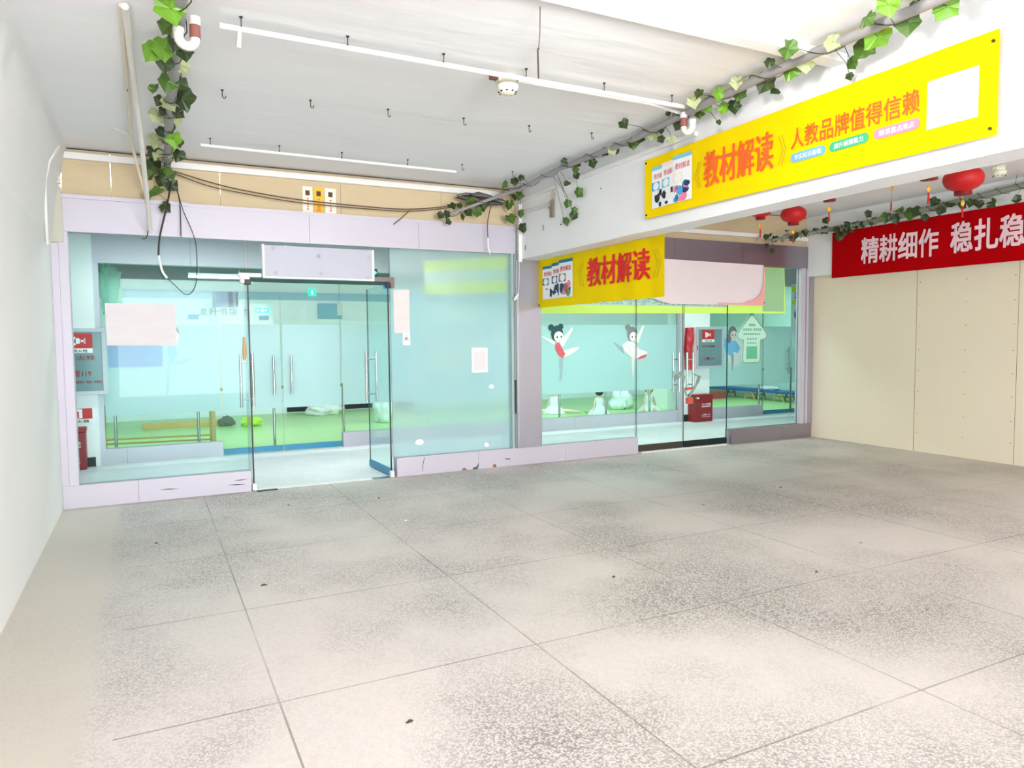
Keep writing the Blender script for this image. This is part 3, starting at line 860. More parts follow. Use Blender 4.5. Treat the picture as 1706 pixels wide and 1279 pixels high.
# pipe on the right beam
p3 = [(9.66, -6.0, 3.3), (9.66, -3.07, 3.137), (9.66, -2.0, 3.057), (9.66, -1.01, 3.006), (9.655, -0.49, 2.999), (9.516, -0.15, 2.969), (8.816, -0.2, 2.84)]
solo('overhead_pipe', MB().tube(p3, [0.036, 0.036, 0.036, 0.036, 0.034, 0.026, 0.018], 14), mat('grey_green_pipe', (140, 146, 132), 0.5, var=0.2, scale=14), 'grey-green overhead pipe above the red banner', 'pipe')
garland('dark ivy garland on the pipe above the red banner', LV3, p3[1:], (-0.7, -0.7, -0.2), 8, 0.040, 18)

# PVC traps hanging off the pipes
def trap(c, label, xd, q=0.7):
    r = thing('pipe_trap', label, 'pipe fitting', c)
    x, y, z = c
    X = Vector(xd)
    o = Vector(c)
    bend = [o + X * 0.055 + FZV * 0.02, o + X * 0.055 - FZV * 0.05] + [o + X * (0.055 * math.cos(a)) + FZV * (-0.05 - 0.055 * math.sin(a)) for a in [PI * k / 8 for k in range(1, 8)]] + [o - X * 0.055 - FZV * 0.05, o - X * 0.055 - FZV * 0.0]
    sc = lambda mb: (setattr(mb, 'v', [o + (v - o) * q for v in mb.v]), mb)[1]
    part('bend', sc(MB().tube(bend, 0.034, 14)), M_pvc, r)
    part('tape_band', sc(MB().tube([o + X * 0.055 - FZV * 0.04, o + X * 0.055 + FZV * 0.05], 0.038, 14)), M_rust, r, 'brown-red tape band')
    part('socket', sc(MB().tube([o + X * 0.055 + FZV * 0.05, o + X * 0.055 + FZV * 0.11], 0.042, 14)), M_pvc, r)
    part('collar', sc(MB().tube([o - X * 0.055 - FZV * 0.02, o - X * 0.055 + FZV * 0.012], 0.039, 14)), M_pvc, r)

trap((1.268, -3.50, 3.075), 'white pipe trap with red tape in the bright-leaved ivy', (1, 0.1, 0))
trap((4.715, -3.27, 3.115), 'white pipe trap with red tape above the corner of the yellow banner', (-0.25, 0.97, 0))

# ------------------------------------------------------------------ ceiling: hooks, rods, detector, conduits
def hook_mesh():
    mb = MB().lathe([(0.0, 0), (0.013, 0), (0.011, -0.006), (0.004, -0.012)], n=10)
    pts = [(0, 0, -0.006), (0, 0, -0.055)] + [(0.014 - 0.014 * math.cos(a), 0, -0.055 - 0.014 * math.sin(a)) for a in [PI * k / 6 for k in range(1, 7)]] + [(0.028, 0, -0.045)]
    mb.tube(pts, 0.0036, 6)
    mb.v = [v * 0.8 for v in mb.v]
    return mb

GH = 'empty ceiling hooks in rows'
LH = 'small empty dark hook in the bare row under the white ceiling'
mb = hook_mesh()
me = _mesh('ceiling_hook', mb, M_hook, Vector((0, 0, 0)))
def hook(x, y, z, label, group, rot=0.0):
    o = bpy.data.objects.new('ceiling_hook', me)
    o.location = (x, y, z)
    o.rotation_euler = (0, 0, rot)
    C.objects.link(o)
    return tag(o, label, 'hook', group)

for i, x in enumerate((1.56, 2.154, 2.723, 3.327, 3.892, 4.476)):
    hook(x, -2.12 - 0.04 * i, 3.249, LH, GH, (0.2, -0.3, 0.4, 0.1, -1.2, -1.4)[i])
hook(3.901, -0.848, 3.249, 'small empty dark hook just beyond the end of the shorter rod', None, 0.3)
hook(4.50, -0.78, 3.249, 'small dark hook with a wire tied down to the ivy pipe', None, -0.4)
for x in (1.547, 2.125, 2.716, 3.288, 3.893, 4.479):
    hook(x, -3.37, 3.249, 'small dark hook holding the long white rod', 'hooks of the long rod', PI / 2)
for x in (1.577, 2.15, 2.71, 3.35):
    hook(x, -0.80, 3.249, 'small dark hook holding the shorter white rod near the tan boards', 'hooks of the shorter rod', PI / 2)
mb = MB().tube([(1.44, -3.355, 3.19), (3.0, -3.355, 3.188), (4.60, -3.355, 3.188)], 0.0155, 10)
mb.tube([(1.54, -3.355, 3.19), (1.535, -3.33, 3.10)], 0.012, 10)
solo('curtain_rod', mb, M_plast, 'long white rod hung on ceiling hooks, running past the smoke detector', 'rod')
solo('curtain_rod', MB().tube([(1.50, -0.785, 3.188), (2.7, -0.785, 3.186), (3.86, -0.785, 3.184)], 0.0135, 10), M_plast, 'shorter white rod hung on hooks near the tan boards', 'rod')

def detector(c, label, s=1.0):
    r = thing('smoke_detector', label, 'smoke detector', c)
    part('base', MB().lathe([(0.0, 0.0), (0.058 * s, 0.0), (0.058 * s, -0.045 * s), (0.052 * s, -0.05 * s)], c, 24).box(c[0] - 0.085 * s, c[0] - 0.02, c[1] - 0.02, c[1] + 0.02, c[2] - 0.045 * s, c[2] - 0.012), M_cream, r)
    part('cover', MB().lathe([(0.052 * s, -0.05 * s), (0.072 * s, -0.056 * s), (0.074 * s, -0.075 * s), (0.058 * s, -0.105 * s), (0.035 * s, -0.118 * s), (0.0, -0.120 * s)], c, 28), M_cream, r)
    for k in range(9):
        a = 2 * PI * k / 9
        x, y = c[0] + 0.056 * s * math.cos(a), c[1] + 0.056 * s * math.sin(a)
        part('slot', MB().box(x - 0.006, x + 0.006, y - 0.006, y + 0.006, c[2] - 0.1095 * s, c[2] - 0.103 * s), M_dark, r.children[1])
    return r

r = detector((3.235, -3.20, 3.248), 'cream smoke detector on the ceiling in front of the long rod')
part('terminal', MB().box(3.10, 3.155, -3.235, -3.195, 3.205, 3.24), M_rust, r, 'dark red terminal stub', bevel=0.004)
r = detector((9.0, -3.09, 3.248), 'cream smoke detector high beside the red lanterns', 0.95)
solo('conduit', MB().tube([(3.31, -3.21, 3.225), (3.6, -3.20, 3.228), (4.4, -3.20, 3.226), (4.72, -3.19, 3.20)], 0.011, 8), M_plast, 'thin white conduit from the smoke detector to the beam', 'conduit')
mb = MB().tube([(2.93, -4.20, 3.235), (3.05, -3.98, 3.205), (3.142, -3.80, 3.20)], 0.0025, 5)
mb.tube([(3.142, -3.80, 3.20), (3.18, -3.72, 3.228), (3.40, -3.33, 3.205)], 0.005, 5)
solo('drop_wire', mb, M_brownw, 'thin dark wire strung along the ceiling above the smoke detector', 'wire')
# hanging white conduits on the left
solo('hanging_conduit', MB().tube([(0.992, -3.30, 3.225), (1.02, -2.2, 3.17), (1.055, -1.1, 2.96), (1.093, -0.20, 2.52)], 0.019, 12), M_pvc, 'sagging white conduit hanging from the ceiling down over the header', 'conduit')
mb = MB().tube([(0.975, -3.28, 3.235), (0.975, -2.0, 3.22), (0.972, -0.60, 3.20), (1.03, -0.25, 2.98), (1.086, -0.06, 2.79)], 0.013, 10)
solo('hanging_conduit', mb, mat('cream_conduit', (226, 214, 190), 0.5), 'thinner cream conduit behind the sagging white one', 'conduit')
mb = MB().tube([(0.972, -0.80, 3.208), (0.86, -0.95, 3.205)], 0.006, 6)
solo('conduit_clip', mb, M_plast, 'small white bracket clip on the ceiling beside the sagging conduit', 'clip')
hook(0.973, -2.0, 3.249, 'dark hook clasping the thinner cream conduit', None, PI / 2)
# trunking on the left wall and along the tan boards
solo('cable_trunking', MB().tube([(0.428, -0.42, 3.14), (0.385, -0.72, 2.95), (0.350, -0.735, 2.78), (0.318, -0.43, 2.33)], 0.0125, 8), M_plast, 'white conduit bent down the white wall beside the header', 'trunking')
mb = MB().box(0.36, 4.72, 0.0, 0.05, 3.145, 3.205)
solo('cable_trunking', mb, M_plast, 'wide white trunking across the tan boards over the white header', 'trunking', bevel=0.004)
solo('cable_trunking', MB().box(5.2, 9.77, 0.0, 0.05, 2.90, 2.955), M_plast, 'white trunking across the tan boards over the dark header', 'trunking', bevel=0.004)
solo('cable_trunking', MB().box(4.925, 4.962, -0.10, -0.06, 2.40, 3.06), M_plast, 'upright white trunking at the corner of the beam', 'trunking', bevel=0.003)
solo('switch_box', MB().box(0.35, 0.40, -0.10, -0.04, 2.90, 3.10), mat('worn_white_box', (206, 208, 198), 0.7, var=0.15, scale=25), 'worn white box under the end of the wide trunking', 'box', bevel=0.004)
r = thing('pipe_stub', 'old white pipe stub and bracket on the beam beside the hanging ivy', 'bracket', (4.95, -0.5, 2.97))
part('stub_pipe', MB().tube([(4.945, -0.16, 2.955), (4.94, -0.80, 2.945)], 0.014, 10), M_pvc, r)
part('bracket', MB().box(4.93, 4.96, -0.86, -0.80, 2.80, 2.98).tube([(4.93, -0.83, 2.98), (4.925, -0.83, 2.93), (4.93, -0.79, 2.90)], 0.012, 8), mat('rusty_bracket', (150, 140, 128), 0.6, 0.2, var=0.5, scale=40), r)

# ------------------------------------------------------------------ loose cables
def cable(pts, rr, m, label, name='cable', sub=4):
    P = [Vector(p) for p in pts]
    Q = []
    for i in range(len(P) - 1):
        p0, p1, p2_, p3_ = P[max(i - 1, 0)], P[i], P[i + 1], P[min(i + 2, len(P) - 1)]
        for k in range(sub):
            t = k / sub
            Q.append(0.5 * ((2 * p1) + (p2_ - p0) * t + (2 * p0 - 5 * p1 + 4 * p2_ - p3_) * t * t + (3 * p1 - p0 - 3 * p2_ + p3_) * t ** 3))
    Q.append(P[-1])
    return solo(name, MB().tube(Q, rr, 6), m, label, 'cable')

cable([(1.31, -0.06, 3.10), (1.62, -0.06, 3.025), (1.914, -0.06, 2.975), (2.452, -0.06, 2.925), (3.189, -0.05, 2.908), (3.6, -0.05, 2.915), (4.0, -0.08, 2.965), (4.2, -0.10, 3.02)], 0.006, M_brownw, 'upper of two brown cables sagging across the tan boards')
cable([(1.31, -0.04, 3.085), (1.6, -0.04, 2.995), (1.914, -0.04, 2.95), (2.452, -0.04, 2.90), (3.189, -0.035, 2.888), (3.6, -0.04, 2.895), (4.0, -0.06, 2.95), (4.2, -0.09, 3.0)], 0.005, M_brownw, 'lower of two brown cables sagging across the tan boards')
cable([(1.284, -0.10, 3.0), (1.26, -0.10, 2.86), (1.224, -0.10, 2.70), (1.17, -0.10, 2.476), (1.154, -0.08, 2.309)], 0.008, M_black, 'thick black lead hanging over the header below the ivy')
cable([(1.154, -0.08, 2.309), (1.179, -0.08, 2.172), (1.22, -0.08, 2.10)], 0.011, M_plast, 'white plug lead at the end of the black cable', 'plug_lead')
cable([(1.331, -0.10, 2.93), (1.376, -0.10, 2.737), (1.47, -0.10, 2.464), (1.477, -0.10, 2.183), (1.45, -0.10, 2.012), (1.376, -0.10, 1.95), (1.29, -0.10, 2.03), (1.22, -0.08, 2.10)], 0.004, M_black, 'thin black wire looping down in front of the glass')
cable([(1.12, -0.05, 2.90), (1.091, -0.05, 2.772), (1.071, -0.05, 2.497), (1.02, -0.05, 2.46)], 0.004, M_black, 'short black wire beside the sagging white conduit')
cable([(1.33, -0.06, 2.93), (1.352, -0.06, 2.80), (1.350, -0.06, 2.50)], 0.004, M_black, 'straight black wire down the first header joint')
cable([(4.56, -0.12, 3.02), (4.535, -0.12, 2.93), (4.511, -0.12, 2.80), (4.516, -0.12, 2.65)], 0.006, M_brownw, 'brown lead hanging over the header near the beam')
cable([(4.516, -0.12, 2.65), (4.52, -0.12, 2.55), (4.544, -0.12, 2.456)], 0.008, M_plast, 'white tail of the lead hanging near the beam', 'plug_lead')
cable([(3.62, -0.05, 2.905), (3.53, -0.05, 2.82), (3.44, -0.04, 2.745)], 0.005, M_brownw, 'short brown branch wire dropping to the header top')
cable([(4.93, -0.08, 2.42), (4.935, -0.07, 2.2), (4.925, -0.06, 2.02), (4.91, -0.06, 1.96)], 0.005, M_pvc, 'thin pale lead hanging down the pilaster')
solo('cable_end', MB().tube([(4.925, -0.06, 2.03), (4.89, -0.06, 1.985), (4.875, -0.06, 1.955)], [0.012, 0.016, 0.01], 8), M_plast, 'white plug at the end of the pilaster lead', 'plug')
rnd = random.Random(4)
mb = MB()
for k in range(9):
    a = rnd.uniform(-0.05, 0.05)
    b = rnd.uniform(-0.03, 0.04)
    lo = 4.12 + rnd.uniform(-.06, .25)
    mb.tube([(4.72, -0.13 + a, 3.06 + b), (4.5, -0.14 + a, 3.11 + b), (lo + 0.1, -0.12, 3.12 + b), (lo, -0.11, 3.09 + b), (lo + 0.1, -0.13, 3.06 + b * .5), (4.5, -0.14, 3.03 + b), (4.7, -0.14, 3.03)], 0.007, 6, k % 2)
solo('cable_bundle', mb, [M_black, mat('grey_cable', (96, 94, 94), 0.5)], 'tangled bundle of dark cable loops where the ivy pipe meets the tan boards', 'cable bundle')
cable([(4.50, -0.78, 3.185), (4.60, -0.65, 3.12), (4.78, -0.45, 3.19)], 0.004, M_brownw, 'tie wire from a ceiling hook to the ivy pipe')

# ================================================================== banners
def wave(y, z, amp, k=2.2, ph=0.0):
    return amp * (math.sin(k * 2 * PI * y + ph) * (0.6 + 0.4 * math.sin(3 * z)) + 0.5 * math.sin(k * 5.3 * y + 1.3 + ph))

def banner(name, label, x, ya, yb, z0, z1, m, amp, group=None, skew=0.0):
    """Cloth in a plane x = const, read from -X, left edge at ya, right edge at yb (< ya)."""
    r = thing(name, label, 'banner', (x, (ya + yb) / 2, z0), group)
    fn = lambda u, v: (x + wave(ya + (yb - ya) * u, v, amp), ya + (yb - ya) * u, z0 + (z1 - z0) * v + skew * u * (0.5 - v) * 2 * 0.5)
    mb = MB().grid(fn, 80, 6)
    mb.grid(lambda u, v: (fn(u, v)[0] + 0.003,) + tuple(fn(u, v)[1:]), 80, 6)
    part('cloth', mb, m, r)
    return r

def wavy(mb, amp):
    for v in mb.v:
        v.x += wave(v.y, 0.5, amp)
    return mb

def rect_yz(mb, x, ya, yb, z0, z1, m=0):
    """Thin printed rectangle on a face looking toward -X, split so that it follows the cloth."""
    n = max(1, int(abs(yb - ya) / 0.05))
    for i in range(n):
        a, b = ya + (yb - ya) * i / n, ya + (yb - ya) * (i + 1) / n
        mb.quad((x, a, z0), (x, b, z0), (x, b, z1), (x, a, z1), m)
    return mb

def book(root, x, ya, yb, z0, z1, band, panel, blobs, amp, seed, tcol, k):
    """Printed picture of a textbook cover: band, title, round badge and a plain coloured scene."""
    rnd = random.Random(seed)
    cols = [mat('cover_print', (238, 242, 244), 0.6), band, tcol, panel] + blobs
    w = ya - yb
    h = z1 - z0
    e = 0.0012 * k
    mb = MB()
    rect_yz(mb, x - e, ya, yb, z0, z1, 0)
    rect_yz(mb, x - e - .0004, ya, yb, z1 - 0.085 * h, z1, 1)
    rect_yz(mb, x - e - .0004, ya, ya - 0.52 * w, z0 + 0.42 * h, z0 + 0.63 * h, 3)
    for q in range(12):
        a = ya - w * rnd.uniform(0.15, 0.85)
        z = z0 + h * rnd.uniform(0.06, 0.36)
        rr = w * rnd.uniform(0.07, 0.2)
        rr = min(rr, a - yb, ya - a)
        mb.prism([(x - e - .0008 - q * 3e-5, -aa, bb) for aa, bb in ellipse(-a, z, rr, min(rr * rnd.uniform(0.5, 1.3), z - z0), 9, 0.3 * q, 0.3 * q + 2 * PI)], (-0.00002, 0, 0), 4 + rnd.randrange(len(blobs)))
    pic = part('book_picture', wavy(mb, amp), cols, root)
    part('cover_title', wavy(write(MB(), '教材解读', (x - e, ya - 0.14 * w, z1 - 0.31 * h), BX, FZ, 0.74 * w, 0.14 * h, 0, 0.014, lift=0.0006), amp), tcol, pic, 'red cover title')
    part('badge', wavy(MB().prism([(x - e - .0012, -a, b) for a, b in ellipse(-(ya - 0.28 * w), z0 + 0.525 * h, 0.19 * w, 0.095 * h, 18)], (-0.0002, 0, 0), 0), amp), M_white, pic, 'round white badge')

M_tband = mat('teal_band_print', (10, 120, 150), 0.6)
M_lband = mat('light_blue_band_print', (126, 200, 222), 0.6)
M_navy = mat('navy_print', (24, 50, 96), 0.6)
M_rosy = mat('rosy_print', (234, 130, 160), 0.6)
M_grass = mat('grass_print', (60, 170, 90), 0.6)
M_blk = mat('black_print', (30, 30, 34), 0.6)
M_brownp = mat('brown_print', (160, 96, 84), 0.6)
M_skyp = mat('sky_print', (70, 160, 216), 0.6)
M_lred = mat('soft_red_print', (226, 110, 104), 0.6)
M_cream_p = mat('cream_print', (252, 226, 206), 0.6)

def title_marks(root, x, yl, yr, z0, z1, w, amp):
    """Double angle quotation marks either side of the title."""
    zm = (z0 + z1) / 2
    for s, y in ((1, yl), (-1, yr)):
        mb = MB()
        for off in (0.0, w * 0.42):
            tip, end = y - s * off, y - s * (off + w * 0.5)
            mb.tube([(x - 0.004, end, z0), (x - 0.004, tip, zm), (x - 0.004, end, z1)], 0.0022, 4)
        part('title_mark', wavy(mb, amp), mat('olive_print', (150, 120, 0), 0.6), root, 'thin angled quotation mark')

A1 = 0.003
r = banner('yellow_banner', 'large yellow textbook banner on the white beam with a blank white square', 4.928, -2.465, -5.37, 2.532, 3.03, M_yel, A1, skew=-0.03)
bx = 4.923
book(r, bx, -2.565, -2.76, 2.60, 2.945, M_lband, M_skyp, [M_white, M_white, M_white, M_blk], A1, 1, M_lred, 1)
book(r, bx, -2.70, -2.90, 2.60, 2.955, M_cream_p, M_lband, [M_white, M_white, M_blk], A1, 2, M_lred, 2)
book(r, bx, -2.85, -3.075, 2.60, 2.975, M_lband, M_cream_p, [M_skyp, M_skyp, M_navy, M_tband, M_rosy], A1, 3, M_lred, 3)
mb = write(MB(), '教材解读', (bx, -3.21, 2.655), BX, FZ, 0.70, 0.265, 0, 0.006, 0.028)
part('title_lettering', wavy(mb, A1), M_orange, r, 'orange-red title lettering')
title_marks(r, bx, -3.115, -4.015, 2.665, 2.865, 0.07, A1)
mb = write(MB(), '人教品牌值得信赖', (bx, -4.06, 2.745), BX, FZ, 0.90, 0.135, 0, 0.010)
part('slogan_lettering', wavy(mb, A1), M_orange, r, 'orange-red slogan lettering')
for s, ya, yb, cc in (('夯实知识基础', -4.056, -4.336, (112, 178, 222)), ('提升解题能力', -4.362, -4.645, (58, 180, 130)), ('解读重点难点', -4.678, -4.963, (240, 140, 164))):
    mb = MB()
    h = 0.030
    zc = 2.688
    n = 40
    for k in range(n):
        q = []
        for y in (ya + (yb - ya) * k / n, ya + (yb - ya) * (k + 1) / n):
            e = min(ya - y, y - yb, h)
            q.append((y, math.sqrt(max(0.0, h * h - (h - e) ** 2))))
        (y0, h0), (y1, h1) = q
        mb.quad((bx - 0.0015, y0, zc - h0), (bx - 0.0015, y1, zc - h1), (bx - 0.0015, y1, zc + h1), (bx - 0.0015, y0, zc + h0), 0)
    write(mb, s, (bx - 0.002, ya - 0.035, zc - 0.017), BX, FZ, ya - yb - 0.07, 0.034, 1, 0.012, lift=0.001)
    part('slogan_pill', wavy(mb, A1), [mat('pill_%d' % cc[0], cc, 0.6), M_white], r, 'rounded pastel label with white lettering')
part('blank_square', wavy(rect_yz(MB(), bx - 0.001, -5.003, -5.278, 2.632, 2.892), A1), M_white, r, 'blank white square')
for y, z in ((-2.485, 3.0), (-2.49, 2.56), (-5.345, 2.99), (-5.34, 2.555)):
    part('eyelet', MB().tube([(4.927, y, z), (4.918, y, z)], 0.008, 10), M_hook, r)

A2 = 0.005
r = banner('yellow_banner', 'small yellow textbook banner hanging below the beam in front of the glass', 5.215, -0.03, -2.38, 1.872, 2.43, M_yel, A2)
bx = 5.21
book(r, bx, -0.15, -0.40, 1.965, 2.345, M_tband, M_tband, [M_white, M_white, M_blk], A2, 4, M_bred, 1)
book(r, bx, -0.35, -0.60, 1.965, 2.365, M_tband, M_navy, [M_navy, M_navy, M_blk, M_white], A2, 5, M_bred, 2)
book(r, bx, -0.52, -0.81, 1.965, 2.385, M_tband, M_brownp, [M_brownp, M_rosy, M_navy, M_grass, M_tband], A2, 6, M_bred, 3)
mb = write(MB(), '教材解读', (bx, -1.10, 2.045), BX, FZ, 1.07, 0.295, 0, 0.008, 0.032)
part('title_lettering', wavy(mb, A2), M_bred, r, 'red title lettering')
title_marks(r, bx, -0.93, -2.345, 2.055, 2.315, 0.13, A2)
part('eyelet', MB().tube([(5.216, -0.05, 1.90), (5.204, -0.05, 1.90)], 0.011, 10), M_hook, r)

A3 = 0.004
r = banner('red_banner', 'red slogan banner with pale pink characters above the beige partition', 9.755, -0.43, -4.6, 2.325, 2.965, M_redcloth, A3)
bx = 9.75
part('slogan_lettering', wavy(write(MB(), '精耕细作', (bx, -0.905, 2.475), BX, FZ, 1.08, 0.355, 0, 0.022), A3), M_pinkprint, r, 'pale pink slogan lettering')
part('slogan_lettering', wavy(write(MB(), '稳扎稳打', (bx, -2.125, 2.485), BX, FZ, 1.12, 0.37, 0, 0.022), A3), M_pinkprint, r, 'pale pink slogan lettering')


# ================================================================== lanterns
def lantern(c, d, label, tassel=0.10):
    r = thing('red_lantern', label, 'lantern', c, 'red lanterns behind the beam')
    x, y, z = c
    R = d / 2
    mb = MB()
    prof = [(0.40 * R, -0.70 * R)] + [(R * math.cos(a) ** 0.75, 0.64 * R * math.sin(a)) for a in [(-68 + 136 * k / 12) * PI / 180 for k in range(13)]] + [(0.40 * R, 0.70 * R)]
    n = 40
    vs, fs = [], []
    for rr, zz in prof:
        for k in range(n):
            q = rr * (1 - 0.03 * (k % 2))
            vs.append((x + q * math.cos(2 * PI * k / n), y + q * math.sin(2 * PI * k / n), z + zz))
    for i in range(len(prof) - 1):
        for k in range(n):
            fs.append((i * n + k, i * n + (k + 1) % n, (i + 1) * n + (k + 1) % n, (i + 1) * n + k))
    mb.add(vs, fs, 0, True)
    part('shade', mb, M_lant, r)
    mc = mat('dark_red_collar', (130, 8, 14), 0.6)
    part('collar', MB().lathe([(0.40 * R, 0.66 * R), (0.42 * R, 0.70 * R), (0.42 * R, 0.84 * R), (0.0, 0.84 * R)], c, 20), mc, r)
    part('collar', MB().lathe([(0.40 * R, -0.66 * R), (0.43 * R, -0.70 * R), (0.43 * R, -0.86 * R), (0.0, -0.86 * R)], c, 20), mc, r)
    part('string', MB().tube([(x, y, z + 0.84 * R), (x, y, 3.249)], 0.003, 5), M_lant, r)
    zt = z - 0.86 * R
    ch = part('charm', MB().tube([(x, y, zt), (x, y, zt - 0.05)], 0.002, 4).ball((x, y, zt - 0.075), 0.027, 0.010, 0.03, 12), M_gold, r, 'small gold charm')
    part('tassel', MB().lathe([(0.003, -0.105), (0.007, -0.115), (0.009, -0.105 - tassel)], (x, y, zt), 8), M_lant, ch, 'red tassel')
    return r

lantern((7.77, -3.473, 2.93), 0.335, 'whole red lantern nearest the ceiling smoke detector')
lantern((7.151, -3.553, 2.99), 0.325, 'red lantern half hidden by the beam beside the whole one')
lantern((7.265, -2.433, 2.985), 0.275, 'red lantern of which only the foot shows, in the middle of the row')
lantern((7.842, -1.458, 2.93), 0.29, 'red lantern before the tan boards, close to the red banner')
lantern((7.418, -1.36, 2.965), 0.25, 'dim red lantern in the shade before the tan boards')
r = thing('hanging_charm', 'tiny gold charm on a red thread between the lanterns', 'charm', (8.265, -2.4, 2.98))
part('thread', MB().tube([(8.265, -2.4, 3.249), (8.265, -2.4, 2.95)], 0.002, 4), M_lant, r)
part('disc', MB().ball((8.265, -2.4, 3.10), 0.03, 0.010, 0.03, 12), M_gold, r)
part('tassel', MB().lathe([(0.003, 0), (0.007, -0.01), (0.009, -0.10)], (8.265, -2.4, 2.95), 8), M_lant, r)
hook(8.49, -2.29, 3.249, 'small empty dark hook between the hanging lanterns', None, 0.5)

# ================================================================== things stuck or hung on the glass fronts
def sheet(name, label, cat, x0, x1, y, z0, z1, m, amp=0.004, seed=0.0, thick=0.002, sk=(0, 0)):
    fn = lambda u, v: (x0 + (x1 - x0) * u + sk[0] * v, y - amp * (1 + noise.noise(Vector((u * 2 + seed, v * 9, seed)))), z0 + (z1 - z0) * v + sk[1] * u)
    mb = MB().grid(fn, 24, 24)
    mb.grid(lambda u, v: (fn(u, v)[0], fn(u, v)[1] + thick, fn(u, v)[2]), 24, 24)
    return solo(name, mb, m, label, cat)

sheet('wrinkled_sheet', 'wrinkled white sheet taped on the clear pane beside the white corner post', 'sheet', 0.70, 1.285, 0.045, 1.478, 1.868, mat('white_wrinkled_cloth', (222, 215, 217), 0.8, var=0.02), 0.014, 2.0, sk=(-0.004, -0.004))
sheet('faded_poster', 'faded pinkish poster on the frosted pane beside the doorway', 'poster', 3.45, 3.63, 0.056, 1.58, 2.055, mat('faded_pink_poster', (226, 216, 214), 0.8, var=0.12, scale=9), 0.003, 5.0)
sheet('notice', 'white notice sheet on the middle of the frosted pane', 'notice', 4.37, 4.577, 0.056, 1.12, 1.408, M_paper, 0.003, 6.0)
bpy.context.view_layer.update()
nb = bpy.data.objects['notice']
mb = MB()
for i in range(13):
    mb.box(4.395, 4.552, 0.0485, 0.0495, 1.155 + i * 0.018, 1.1565 + i * 0.018)
for i in range(6):
    mb.box(4.41 + i * 0.025, 4.4112 + i * 0.025, 0.0485, 0.0495, 1.155, 1.372)
o = part('ruled_lines', mb, mat('grey_ruling', (190, 178, 186), 0.8), nb)
r = thing('small_notice', 'small white note with a grey printed mark on the frosted pane', 'notice', (3.588, 0.05, 1.446))
part('note_sheet', MB().box(3.545, 3.632, 0.052, 0.058, 1.446, 1.588), M_paper, r)
mb = MB()
for a, b, rx, rz in ((3.588, 1.528, 0.013, 0.010), (3.588, 1.510, 0.008, 0.006)):
    mb.prism([(x, 0.0515, z) for x, z in ellipse(a, b, rx, rz, 12)], (0, -0.0006, 0))
for s in (-1, 1):
    mb.quad((3.588 - s * 0.028, 0.0512, 1.499), (3.588 - s * 0.026, 0.0512, 1.495), (3.588 + s * 0.028, 0.0512, 1.519), (3.588 + s * 0.026, 0.0512, 1.523))
    mb.quad((3.588 - s * 0.022, 0.0512, 1.548), (3.588 - s * 0.020, 0.0512, 1.545), (3.588 - s * 0.006, 0.0512, 1.553), (3.588 - s * 0.007, 0.0512, 1.556))
part('printed_mark', mb, mat('grey_print', (120, 122, 128), 0.8), r, 'grey printed mark')
for k, (x, z, s) in enumerate(((3.72, 0.36, 0.05), (4.62, 0.95, 0.035), (4.55, 0.27, 0.035))):
    rr = random.Random(k)
    pts = [(x + s * (0.7 + 0.4 * rr.random()) * math.cos(2 * PI * i / 9), 0.056, z + 0.8 * s * (0.7 + 0.4 * rr.random()) * math.sin(2 * PI * i / 9)) for i in range(9)]
    solo('tape_remnant', MB().prism(pts, (0, -0.002, 0)), M_white, ('white torn sticker low on the frosted pane near the doorway', 'white torn sticker under the notice sheet', 'white torn sticker at the foot of the frosted pane near the pilaster')[k], 'sticker')

# white reused banner on the right glass front, its lower corner folded up
r = thing('faded_banner', 'faded white banner with a pink corner under the dark header', 'banner', (7.7, -0.015, 1.95))
fw = lambda u, v: (6.55 + 2.33 * u, -0.012 - 0.012 * (1 + noise.noise(Vector((u * 5, v * 3, 3)))), (1.945 + max(0, (0.28 - u)) * 0.55) + (2.535 - 0.02 * u - (1.945 + max(0, (0.28 - u)) * 0.55)) * v)
mb = MB().grid(fw, 60, 10)
mb.grid(lambda u, v: (fw(u, v)[0], fw(u, v)[1] + 0.003, fw(u, v)[2]), 60, 10)
part('cloth', mb, mat('faded_pink_white_cloth', (238, 224, 226), 0.7, var=0.05, scale=2), r)
mb = MB()
pts = []
for k in range(12):
    a = PI / 2 * k / 11
    pts.append((8.52 + 0.30 * math.sin(a), -0.040, 2.22 - 0.22 * math.cos(a)))
mb.add([Vector(p) for p in pts] + [(8.87, -0.040, 2.24), (8.87, -0.040, 1.95), (8.46, -0.040, 1.95)], [tuple(range(15))])
mb.box(8.845, 8.87, -0.041, -0.040, 2.2, 2.5)
mb.box(8.0, 8.5, -0.0405, -0.040, 1.952, 1.975)
part('pink_corner', mb, mat('coral_pink_print', (246, 176, 172), 0.7, var=0.08), r, 'coral pink printed corner')
for z in (2.50, 1.985):
    part('eyelet', MB().tube([(8.86, -0.043, z), (8.86, -0.03, z)], 0.010, 8), M_hook, r)
